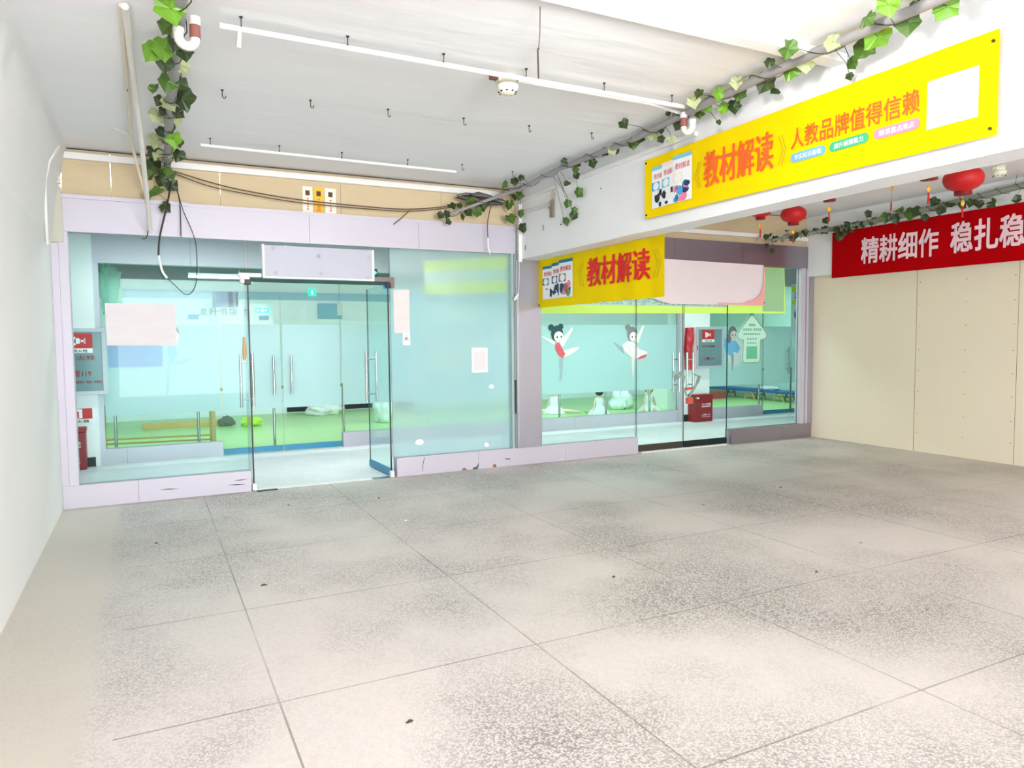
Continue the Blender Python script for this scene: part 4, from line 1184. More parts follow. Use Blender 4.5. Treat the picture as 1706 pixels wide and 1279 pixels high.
# pale yellow banner hung inside the glass
r = thing('pale_yellow_banner', 'pale yellow-green banner hanging just inside the glass under the faded banner', 'banner', (7.2, 0.13, 1.83))
fw = lambda u, v: (5.30 + (4.16 - 0.03 * v) * u, 0.125 + 0.010 * noise.noise(Vector((u * 8, v * 2, 1))), 1.815 + 0.69 * v + 0.03 * u)
part('cloth', MB().grid(fw, 60, 6), film('pale_yellow_cloth', (240, 246, 120), 0.35), r)
mb = MB().box(5.32, 8.30, 0.1005, 0.102, 1.92, 2.10)
part('white_strip', mb, film('white_strip_cloth', (246, 248, 248), 0.5), r)
part('faint_lettering', write(MB(), '激发孩子学习的真正方法', (5.9, 0.0995, 1.935), FX, FZ, 2.35, 0.11, 0, 0.02), mat('grey_blue_print', (186, 200, 220), 0.7), r, 'faint grey-blue lettering')
part('grey_patch', MB().grid(lambda u, v: (8.98 + 0.42 * u, 0.1 + 0.006 * noise.noise(Vector((u * 3, v * 3, 4))), 1.87 + 0.62 * v), 10, 10), film('grey_cloth_patch', (196, 214, 204), 0.3, blotch=(214, 230, 180)), r, 'greyish back of the cloth')
r = thing('bright_yellow_banner', 'bright yellow banner strip on the studio front beside the white jamb', 'banner', (12.6, 2.5, 1.75))
part('cloth', MB().box(12.22, 13.3, 2.512, 2.518, 1.60, 2.52), M_studio, r)
part('yellow_bands', MB().box(12.22, 13.3, 2.508, 2.511, 2.38, 2.475).box(12.22, 13.3, 2.508, 2.511, 2.13, 2.20), mat('lime_yellow_print', (222, 246, 40), 0.6), r, 'lime yellow bands')
part('lettering', write(MB(), '法!', (12.30, 2.508, 2.235), FX, FZ, 0.24, 0.13, 0, 0.014), mat('teal_print', (40, 110, 130), 0.6), r, 'teal lettering')
part('picture', MB().prism([(x, 2.511, z) for x, z in ellipse(12.50, 1.93, 0.20, 0.14, 14)], (0, -0.001, 0)), mat('teal_green_picture', (50, 150, 156), 0.6, var=0.4, scale=9), r, 'teal picture')

r = thing('yellow_banner', 'yellow banner seen blurred behind the frosted pane near the pilaster', 'banner', (4.4, 0.4, 2.06))
q = lambda u, z, o=0.0: (4.855 - 0.72 * u - o * 0.7, 0.085 + 0.86 * u - o * 0.7, z)
for nm, za, zb, m, lab in (('cloth', 2.06, 2.48, film('yellow_green_cloth', (255, 250, 4), 0.6), None), ('white_band', 2.20, 2.34, film('white_band_cloth', (236, 240, 244), 0.4), 'white middle band')):
    o = 0.0 if nm == 'cloth' else 0.004
    part(nm, MB().grid(lambda u, v: q(u, za + (zb - za) * v, o), 20, 4), m, r, lab)
part('cord', MB().tube([(4.855, 0.085, 2.47), (4.855, 0.085, 2.86)], 0.003, 5), M_white, r)
part('cord', MB().tube([(4.14, 0.94, 2.47), (4.14, 0.94, 2.86)], 0.003, 5), M_white, r)
# arrow-shaped board on the pane by the right jamb
r = thing('arrow_board', 'pale green arrow-shaped board hanging on the pane beside the white jamb', 'sign', (8.70, 0.0, 1.14))
out = [(8.70, 1.815), (8.735, 1.80), (8.985, 1.555), (8.990, 1.51), (8.955, 1.468), (8.868, 1.464), (8.862, 1.175), (8.845, 1.145), (8.815, 1.136), (8.573, 1.138), (8.54, 1.150), (8.527, 1.18), (8.534, 1.464), (8.462, 1.468), (8.425, 1.50), (8.425, 1.545), (8.665, 1.80)]
part('board', MB().prism([(x, 0.048, z) for x, z in out], (0, -0.022, 0)), film('pale_green_acrylic', (222, 244, 232), 0.6), r)
part('rim', MB().tube([(x, 0.024, z) for x, z in out] + [(out[0][0], 0.024, out[0][1])], 0.007, 6), mat('grey_green_rim', (132, 168, 148), 0.5), r)
part('green_panel', MB().box(8.60, 8.80, 0.0235, 0.0255, 1.19, 1.37), mat('mid_green_print', (98, 190, 150), 0.6), r)
mw = mat('worn_green_print', (136, 188, 164), 0.7)
marks = [(8.64, 8.76, 1.655, 1.69)]
for i in range(8):
    marks.append((8.535 + i * 0.042 + (i > 3) * 0.02, 8.567 + i * 0.042 + (i > 3) * 0.02, 1.59, 1.625))
    marks.append((8.54 + i * 0.041, 8.57 + i * 0.041, 1.53, 1.557))
for i in range(4):
    marks.append((8.61 + i * 0.05, 8.64 + i * 0.05, 1.46, 1.49))
    marks.append((8.62 + i * 0.045, 8.645 + i * 0.045, 1.40, 1.43))
for a, b, c, d in marks:
    part('worn_mark', MB().box(a, b, 0.0225, 0.0245, c, d), mw, r)
part('hanger', MB().tube([(8.665, 0.03, 1.80), (8.68, 0.03, 1.83), (8.72, 0.03, 1.83), (8.735, 0.03, 1.80)], 0.006, 6), M_hook, r)

# ballerina stickers on the frosted band
YS = 2.572
def flat(mb, pts, m=0, k=0):
    return mb.prism([(x, YS - 0.0012 * k, z) for x, z in pts], (0, -0.001, 0), m)

def dancer(label, cx, pieces):
    r = thing('ballerina_sticker', label, 'sticker', (cx, YS, 0.82), 'ballerina stickers on the studio windows')
    for i, (nm, m, polys, lab) in enumerate(pieces):
        for q, p in enumerate(polys):
            part(nm.split(',')[min(q, nm.count(','))], flat(MB(), p, 0, i + 1 + 0.1 * q), m, r, lab if len(polys) == 1 else None)
    return r

M_skin = mat('pale_skin_print', (246, 226, 220), 0.7)
M_hair = mat('dark_green_hair_print', (16, 70, 72), 0.7)
M_hair2 = mat('grey_brown_hair_print', (136, 124, 130), 0.7)
M_leo = mat('coral_leotard_print', (226, 84, 98), 0.7)
M_tut = mat('pale_pink_tutu_print', (244, 220, 222), 0.7, var=0.08)
M_bdr = mat('light_blue_dress_print', (130, 200, 240), 0.7, var=0.15)
M_stock = mat('grey_skin_print', (168, 176, 182), 0.7)
def face(cx, cz, rx, rz):
    return [ellipse(cx + 0.01, cz - 0.25 * rz, rx * 0.86, rz * 0.72)]
def eyes(cx, cz, rx, rz):
    return [ellipse(cx - 0.30 * rx, cz - 0.28 * rz, 0.13 * rx, 0.15 * rz, 10), ellipse(cx + 0.45 * rx, cz - 0.22 * rz, 0.13 * rx, 0.15 * rz, 10), ellipse(cx + 0.12 * rx, cz - 0.75 * rz, 0.12 * rx, 0.03 * rz, 8)]

dancer('ballerina sticker in a red leotard with one leg raised', 7.0, [
    ('arm,arm,leg', M_skin, [[(6.704, 1.54), (6.72, 1.548), (6.965, 1.455), (6.947, 1.395)], [(7.03, 1.446), (7.279, 1.69), (7.302, 1.665), (7.10, 1.367)], [(7.10, 1.30), (7.25, 1.345), (7.405, 1.373), (7.40, 1.33), (7.26, 1.245), (7.128, 1.205)]], 'pale arms and raised leg'),
    ('standing_leg', M_stock, [[(7.03, 1.25), (7.125, 1.23), (7.10, 1.12), (7.092, 1.005), (7.075, 0.83), (7.045, 0.80), (7.03, 0.83), (7.045, 1.0), (7.036, 1.10)]], 'greyish standing leg'),
    ('leotard', M_leo, [[(6.948, 1.45), (6.975, 1.41), (7.015, 1.465), (7.05, 1.40), (7.105, 1.318), (7.145, 1.25), (7.085, 1.19), (7.014, 1.232), (6.958, 1.33)]], 'coral red leotard'),
    ('hair,hair_bun,hair_bun', M_hair, [ellipse(6.99, 1.585, 0.115, 0.135), ellipse(6.878, 1.685, 0.055, 0.055), ellipse(7.058, 1.70, 0.052, 0.05)], 'dark hair with two buns'),
    ('face', M_skin, face(7.01, 1.565, 0.105, 0.125), 'pale face'),
    ('eye,eye,mouth', M_hair, eyes(7.02, 1.565, 0.105, 0.125), 'dark eyes')])
dancer('ballerina sticker in a pale pink tutu with a bun', 8.5, [
    ('arm,leg', M_skin, [[(8.533, 1.46), (8.711, 1.722), (8.749, 1.712), (8.61, 1.409)], [(8.471, 1.17), (8.53, 1.165), (8.522, 0.853), (8.496, 0.82)]], 'pale arm and leg'),
    ('raised_leg', M_stock, [[(8.09, 1.44), (8.11, 1.44), (8.33, 1.32), (8.31, 1.235)]], 'greyish raised leg'),
    ('tutu', M_tut, [[(8.283, 1.392), (8.382, 1.453), (8.521, 1.43), (8.60, 1.36), (8.648, 1.305), (8.76, 1.28), (8.815, 1.251), (8.777, 1.168), (8.66, 1.14), (8.547, 1.131), (8.395, 1.217), (8.308, 1.29)]], 'pale pink tutu'),
    ('hem', M_leo, [[(8.66, 1.19), (8.80, 1.225), (8.777, 1.168), (8.66, 1.14), (8.57, 1.135)]], 'coral hem'),
    ('hair,hair_bun', M_hair2, [ellipse(8.485, 1.575, 0.105, 0.125), ellipse(8.395, 1.69, 0.055, 0.055)], 'grey-brown hair with a bun'),
    ('face', M_skin, face(8.50, 1.555, 0.095, 0.115), 'pale face'),
    ('eye,eye,mouth', M_hair, eyes(8.51, 1.555, 0.095, 0.115), 'dark eyes')])
dancer('ballerina sticker in a light blue dress beside the arrow board', 10.76, [
    ('glow_paper', M_white, [[(10.62, 1.42), (10.78, 1.66), (10.93, 1.52), (11.02, 1.30), (10.98, 1.02), (10.80, 0.92), (10.68, 1.05)]], 'white backing'),
    ('leg', M_stock, [[(10.736, 1.20), (10.811, 1.19), (10.80, 0.93), (10.77, 0.86)]], 'greyish legs'),
    ('dress', M_bdr, [[(10.571, 1.498), (10.674, 1.442), (10.852, 1.44), (10.92, 1.36), (10.973, 1.30), (10.90, 1.20), (10.82, 1.23), (10.74, 1.15), (10.64, 1.19), (10.544, 1.355)]], 'light blue dress'),
    ('hair,ponytail', M_hair2, [ellipse(10.77, 1.59, 0.105, 0.12), ellipse(10.69, 1.48, 0.05, 0.09)], 'grey-brown hair with a ponytail'),
    ('face', M_skin, face(10.79, 1.57, 0.095, 0.11), 'pale face'),
    ('eye,eye,mouth', M_hair, eyes(10.80, 1.57, 0.095, 0.11), 'dark eyes')])
dancer('ballerina sticker in blue, partly behind the wrinkled sheet', 1.31, [
    ('leg,leg', mat('blue_grey_skin_print', (170, 196, 226), 0.7), [[(1.258, 1.262), (1.299, 1.261), (1.28, 1.10), (1.25, 0.86), (1.229, 0.82), (1.239, 1.126)], [(1.286, 1.285), (1.40, 1.295), (1.53, 1.305), (1.525, 1.262), (1.40, 1.22), (1.296, 1.193)]], 'blue-grey legs'),
    ('dress', mat('soft_blue_dress_print', (150, 190, 232), 0.7, var=0.12), [[(1.26, 1.50), (1.346, 1.48), (1.371, 1.351), (1.319, 1.253), (1.254, 1.254)]], 'soft blue dress'),
    ('hair', M_hair2, [ellipse(1.31, 1.62, 0.09, 0.11)], 'hair'),
    ('face', M_skin, face(1.32, 1.605, 0.08, 0.10), 'pale face')])
solo('lilac_sheet', MB().box(0.60, 1.20, 2.566, 2.569, 1.20, 1.62), film('lilac_blue_film', (178, 206, 236), 0.4, clear=0.2), 'lilac-blue translucent sheet beside the blue ballerina sticker', 'sheet')

# ================================================================== fire boxes, signs, lock
def cabinet(cx0, cx1, y, z0, z1, label, sx0, sx1, letters):
    r = thing('fire_hose_cabinet', label, 'fire cabinet', ((cx0 + cx1) / 2, y, z0))
    d = 0.10
    part('case', MB().box(cx0, cx1, y, 2.5, z0, z1), M_plast, r)
    mb = MB()
    f = 0.045
    for a, b, c, e in ((cx0, cx1, z0, z0 + f), (cx0, cx1, z1 - f, z1), (cx0, cx0 + f, z0 + f, z1 - f), (cx1 - f, cx1, z0 + f, z1 - f)):
        mb.box(a, b, y - 0.018, y, c, e)
    fr = part('door_frame', mb, M_alu, r, bevel=0.003)
    part('door_pane', MB().box(cx0 + f, cx1 - f, y - 0.006, y - 0.001, z0 + f, z1 - f), mat('grey_teal_pane', (112, 138, 142), 0.2, var=0.35, scale=2.5), fr, 'grey-teal glass door')
    part('door_lock', MB().box(cx0 + 0.014, cx0 + 0.026, y - 0.024, y - 0.018, (z0 + z1) / 2 - 0.04, (z0 + z1) / 2 + 0.04), M_dark, fr)
    h = z1 - z0
    w = sx1 - sx0
    c = (sx0 + sx1) / 2
    zc = z1 - 0.19 * h
    yy = y - 0.0108
    sg = part('sign', MB().box(sx0, sx1, y - 0.010, y - 0.006, z1 - 0.30 * h, z1 - 0.08 * h, 0).box(sx0, sx1, y - 0.010, y - 0.006, z1 - 0.37 * h, z1 - 0.30 * h, 1), [M_red, M_white], r, 'red and white hydrant sign')
    mb = MB()
    mb.prism([(x, yy, z) for x, z in ellipse(c - 0.02, zc, 0.035, 0.035, 16)], (0, -0.0008, 0))
    mb.box(c + 0.005, c + 0.055, yy - 0.0008, yy, zc - 0.012, zc + 0.012)
    mb.box(c - 0.070, c - 0.040, yy - 0.0008, yy, zc - 0.05, zc + 0.05)
    mb.box(c + 0.045, c + 0.060, yy - 0.0008, yy, zc - 0.03, zc + 0.03)
    part('pictogram', mb, M_white, sg, 'white hydrant symbol')
    part('sign_lettering', write(MB(), '消火栓', (sx0 + 0.2 * w, yy, z1 - 0.36 * h), FX, FZ, 0.6 * w, 0.045 * h, 0, 0.014, lift=0.001), M_blk, sg, 'black sign lettering')
    for s, x, z, w2, h2 in letters:
        part('red_lettering', write(MB(), s, (x, y - 0.007, z), FX, FZ, w2, h2, 0, 0.014, lift=0.001), M_maroon, r, 'dark red lettering')
    return r

cabinet(9.735, 10.375, 2.38, 0.95, 1.69, 'white-framed fire hose cabinet with red sign behind the cable-locked doors', 9.87, 10.15, [('火警119', 9.90, 1.10, 0.26, 0.05), ('消火栓箱', 9.87, 1.33, 0.30, 0.03)])
cabinet(-0.06, 0.585, 2.40, 0.885, 1.68, 'white-framed fire hose cabinet with red sign above the extinguisher sign', 0.18, 0.445, [('火警119', 0.16, 1.10, 0.26, 0.08), ('消防专用', 0.16, 1.02, 0.36, 0.035), ('消火栓', 0.17, 1.30, 0.30, 0.06)])
r = thing('extinguisher_sign', 'red and white extinguisher sign on the column wall above the maroon box', 'sign', (0.30, 2.49, 0.54))
part('plate', MB().box(0.14, 0.405, 2.488, 2.4985, 0.535, 0.715), M_white, r)
mb = MB().box(0.14, 0.405, 2.486, 2.488, 0.59, 0.715, 0)
mb.box(0.20, 0.30, 2.485, 2.486, 0.60, 0.71, 1).box(0.235, 0.265, 2.484, 2.485, 0.605, 0.68, 0)
part('red_field', mb, [M_red, M_white], r, 'red field with extinguisher mark')
part('lettering', write(MB(), '灭火器', (0.17, 2.487, 0.545), FX, FZ, 0.2, 0.035, 0, 0.014), M_blk, r)

def ebox(x0, x1, y0, y1, h, label, text=True):
    r = thing('extinguisher_box', label, 'extinguisher box', ((x0 + x1) / 2, (y0 + y1) / 2, 0))
    part('body', MB().box(x0, x1, y0, y1, 0, h - 0.05), M_maroon, r, bevel=0.006)
    part('lid', MB().box(x0 - 0.008, x1 + 0.008, y0 - 0.008, y1, h - 0.05, h), M_maroon, r, bevel=0.006)
    w = x1 - x0
    mp = mat('pale_box_print', (236, 206, 204), 0.6)
    part('lettering', write(MB(), '灭火器箱', (x0 + 0.38 * w, y0, h * 0.60), FX, FZ, 0.5 * w, 0.08 * h, 0, 0.014), mp, r, 'pale lettering')
    part('underline', MB().box(x0 + 0.38 * w, x0 + 0.88 * w, y0 - 0.002, y0, h * 0.54, h * 0.57), mp, r, 'pale stripe')
    part('lettering', write(MB(), '火警119', (x0 + 0.38 * w, y0, h * 0.22), FX, FZ, 0.46 * w, 0.07 * h, 0, 0.014), mp, r, 'pale lettering')
    part('underline', MB().box(x0 + 0.38 * w, x0 + 0.86 * w, y0 - 0.002, y0, h * 0.17, h * 0.185), mp, r, 'pale stripe')
    part('latch', MB().box(x0 + 0.04 * w, x0 + 0.2 * w, y0 - 0.012, y0 - 0.006, h * 0.85, h * 0.90), M_white, r)
    return r

ebox(9.65, 10.06, 2.30, 2.485, 0.49, 'maroon fire extinguisher box on the floor behind the cable-locked doors')
ebox(-0.08, 0.335, 2.28, 2.485, 0.50, 'maroon fire extinguisher box mostly hidden by the white corner post')
fn = lambda u, v: (9.575 + 0.16 * u + 0.015 * math.sin(9 * v), 2.44 - 0.04 * math.sin(PI * u) - 0.012 * math.sin(14 * v + 5 * u), 0.93 + 0.75 * v)
mb = MB().grid(fn, 12, 30)
mb.grid(lambda u, v: (fn(u, v)[0], 2.49, fn(u, v)[2]), 12, 2)
solo('red_plastic_sleeve', mb, mat('glossy_red_plastic', (200, 40, 58), 0.2, var=0.15, scale=6), 'glossy red plastic sleeve hanging beside the fire cabinet under the faded banner', 'plastic sleeve')

r = thing('cable_lock', 'green cable lock with red body on the handles of the closed doors', 'lock', (7.49, 0.0, 0.63))
mb = MB()
for k in range(3):
    mb.tube([(7.30 + 0.02 * k, 0.0 - 0.02 * k, 0.93 + 0.02 * k), (7.27 + 0.02 * k, -0.05, 1.02), (7.36, -0.06, 1.05 - 0.02 * k), (7.42, -0.05, 0.98), (7.40, -0.045, 0.86), (7.46, -0.05, 0.72)], 0.013, 8)
mb.tube([(7.50, -0.05, 0.70), (7.60, -0.06, 0.84), (7.66, -0.05, 0.98), (7.60, 0.0, 1.02)], 0.013, 8)
mb.tube([(7.50, -0.05, 0.74), (7.66, -0.05, 0.90), (7.70, -0.04, 0.98)], 0.012, 8)
part('cable', mb, mat('grey_green_cable', (136, 166, 150), 0.3, var=0.3, scale=20), r)
part('body', MB().box(7.455, 7.545, -0.085, -0.03, 0.615, 0.70).tube([(7.44, -0.055, 0.82), (7.54, -0.055, 0.82)], 0.018, 10), mat('faded_red_lock', (214, 84, 76), 0.45), r, 'faded red lock body', bevel=0.006)
part('key', MB().tube([(7.585, -0.06, 0.69), (7.585, -0.056, 0.55)], 0.008, 6).lathe([(0.0, -0.006), (0.034, -0.006), (0.034, 0.006), (0.0, 0.006)], (7.585, -0.06, 0.68), 16), mat('dark_bronze_key', (92, 76, 52), 0.5, 0.5), r)
o = r.children[-1]
solo('paint_brush', MB().tube([(1.895, 0.045, 1.32), (1.897, 0.045, 1.40), (1.897, 0.045, 1.55)], [0.014, 0.022, 0.012], 10), mat('tan_brush_wood', (206, 166, 120), 0.6), 'tan brush-shaped handle stuck on the glass above the door pull nearest the white corner post', 'brush')

# paper charms under the wide trunking
for k, (x0, x1, m, lab) in enumerate(((2.505, 2.605, M_cream, 'cream paper charm with red writing, farthest from the board joint'), (2.622, 2.712, mat('amber_paper', (248, 196, 60), 0.7, var=0.15, scale=7), 'amber paper charm between the two cream ones'), (2.732, 2.845, M_cream, 'cream paper charm with red writing beside the board joint'))):
    r = thing('paper_charm', lab, 'paper charm', ((x0 + x1) / 2, 0.045, 2.825), 'paper charms on the tan boards')
    part('paper', MB().box(x0, x1, 0.043, 0.048, 2.825, 3.085), m, r)
    c = (x0 + x1) / 2
    part('dark_stamp', MB().box(c - 0.022, c + 0.022, 0.041, 0.043, 2.995, 3.045), mat('brown_stamp', (96, 62, 44), 0.7, var=0.5, scale=60), r, 'brown square stamp')
    mb = MB()
    for i in range(5):
        mb.box(c - 0.010 + 0.004 * (i % 2), c + 0.012, 0.0415, 0.043, 2.85 + 0.026 * i, 2.862 + 0.026 * i)
        mb.box(c - 0.002, c + 0.002, 0.0415, 0.043, 2.845 + 0.026 * i, 2.87 + 0.026 * i)
    part('red_strokes', mb, mat('salmon_ink', (232, 130, 104), 0.7), r, 'salmon red brush strokes')
    if k == 1:
        part('orange_base', MB().prism([(c - 0.03, 0.0425, 2.83), (c + 0.03, 0.0425, 2.83), (c + 0.02, 0.0425, 2.90), (c, 0.0425, 2.93), (c - 0.02, 0.0425, 2.90)], (0, 0.0005, 0)), mat('orange_ink', (244, 160, 20), 0.7), r)

# ================================================================== inside the studio
def barre(label, x0, x1, n, y):
    r = thing('ballet_barre', label, 'ballet barre', ((x0 + x1) / 2, y, 0))
    part('rail', MB().tube([(x0 - 0.1, y, 0.86), (x1 + 0.1, y, 0.86)], 0.022, 12), M_wood, r)
    for i in range(n):
        x = x0 + (x1 - x0) * i / (n - 1)
        po = part('post', MB().tube([(x, y, 0.0), (x, y, 0.86)], 0.019, 12), M_chrome, r)
        part('flange', MB().lathe([(0.0, 0.012), (0.045, 0.012), (0.05, 0.0)], (x, y, 0), 16), M_chrome, po)
barre('steel-posted ballet barre behind the studio window with the wooden rack', 0.63, 3.56, 4, 2.90)
barre('steel-posted ballet barre behind the middle studio window', 7.25, 9.15, 3, 2.95)
barre('steel-posted ballet barre in front of the low blue bench', 11.85, 13.6, 3, 2.95)

r = thing('wooden_rack', 'low yellow wooden rack on the green floor inside the studio window', 'rack', (1.2, 3.1, 0))
for x, y in ((0.47, 3.16), (1.80, 2.98)):
    part('end_frame', MB().box(x - 0.025, x + 0.025, y - 0.03, y + 0.03, 0.0, 0.66).box(x - 0.02, x + 0.02, y + 0.03, y + 0.42, 0.16, 0.20).box(x - 0.025, x + 0.025, y + 0.36, y + 0.42, 0, 0.66), M_wood, r, bevel=0.004)
part('rail', MB().tube([(0.47, 3.16, 0.24), (1.80, 2.98, 0.24)], 0.014, 10).tube([(0.47, 3.16, 0.18), (1.80, 2.98, 0.18)], 0.012, 10).tube([(0.47, 3.16, 0.64), (1.80, 2.98, 0.64)], 0.014, 10), M_wood, r)
solo('dark_mat', MB().box(0.9, 1.35, 3.25, 3.5, 0.0, 0.03), mat('dark_green_mat', (60, 84, 60), 0.8), 'dark folded mat on the green floor inside the rack', 'mat', bevel=0.005)
solo('wooden_bar', MB().box(0.9, 2.2, 6.4, 6.46, 0.0, 0.10), M_wood, 'long yellow wooden bar lying on the far green floor', 'bar', bevel=0.005)
def pile(name, label, cat, c, rx, ry, rz, seed, m):
    mb = MB().ball((c[0], c[1], c[2] + rz * 0.72), rx, ry, rz, 28, 0, 0.55, seed)
    for v in mb.v:
        v.z = max(v.z, 0.003)
    return solo(name, mb, m, label, cat)
M_bag = mat('white_thin_plastic', (240, 244, 244), 0.4, var=0.04, bump=0.5, bscale=14)
pile('white_bundle', 'flat white bundle on the green floor beyond the doorway', 'bundle', (4.22, 7.25, 0), 0.34, 0.25, 0.17, 1.0, M_bag)
pile('white_bag', 'white bag slumped behind the handle of the open leaf with blue tape', 'bag', (4.86, 5.3, 0), 0.16, 0.2, 0.30, 4.0, M_bag)
pile('white_bundle', 'white bundle with dark knots behind the middle studio window', 'bundle', (10.0, 5.0, 0), 0.24, 0.22, 0.23, 7.0, M_bag)
pile('small_toy', 'small dark bundle on the floor beside the wooden rack', 'bundle', (2.25, 6.2, 0), 0.14, 0.1, 0.09, 9.0, mat('mixed_dark_cloth', (90, 104, 84), 0.8, var=0.6, scale=18))
pile('green_cushion', 'lime green cushion beyond the wooden rack', 'cushion', (2.62, 5.9, 0), 0.17, 0.12, 0.10, 11.0, mat('lime_cloth', (170, 220, 70), 0.8))

r = thing('low_bench', 'long low bench with blue top along the mint side wall', 'bench', (14.2, 6.0, 0))
part('top', MB().box(13.98, 14.42, 4.0, 7.8, 0.19, 0.245), mat('royal_blue_pad', (26, 96, 170), 0.5), r, bevel=0.008)
for y in (4.4, 5.3, 6.3, 7.3):
    mb = MB()
    for x in (14.02, 14.38):
        mb.tube([(x, y - 0.10, 0.0), (x, y - 0.02, 0.19)], 0.022, 8).tube([(x, y + 0.22, 0.0), (x, y + 0.14, 0.19)], 0.022, 8)
    mb.box(14.0, 14.4, y - 0.05, y + 0.17, 0.09, 0.115)
    part('trestle', mb, M_wood, r)
solo('red_box', MB().box(13.3, 13.75, 5.85, 6.1, 0.0, 0.17), mat('dull_red_box', (178, 74, 70), 0.6), 'dull red box on the green floor before the low bench', 'box', bevel=0.01)
solo('white_slippers', MB().ball((13.0, 6.0, 0.05), 0.16, 0.09, 0.05, 14), M_bag, 'white folded cloth on the floor beside the dull red box', 'cloth')
solo('white_cloth', MB().ball((14.25, 5.0, 0.28), 0.12, 0.35, 0.05, 16, 0, 0.5, 3.0), M_bag, 'white cloth lying on the blue bench', 'cloth')

# children in white on the studio floor
def body(name, joints, edges, radii, m):
    me = bpy.data.meshes.new(name)
    me.from_pydata(joints, edges, [])
    o = bpy.data.objects.new(name, me)
    C.objects.link(o)
    sk = o.modifiers.new('skin', 'SKIN')
    sk.use_smooth_shade = True
    for v, rr in zip(me.skin_vertices[0].data, radii):
        v.radius = (rr, rr)
    me.skin_vertices[0].data[0].use_root = True
    ss = o.modifiers.new('smooth', 'SUBSURF')
    ss.levels = ss.render_levels = 2
    dg = bpy.context.evaluated_depsgraph_get()
    dg.update()
    m2 = bpy.data.meshes.new_from_object(o.evaluated_get(dg))
    m2.materials.clear()
    m2.materials.append(m)
    for p in m2.polygons:
        p.use_smooth = True
    bpy.data.objects.remove(o)
    bpy.data.meshes.remove(me)
    return m2

M_body = mat('child_skin', (240, 208, 188), 0.6, var=0.04)
M_dress = mat('white_dance_dress', (246, 248, 248), 0.7, var=0.03, bump=0.3, bscale=12)
M_khair = mat('black_child_hair', (20, 34, 38), 0.5, var=0.2, scale=40)

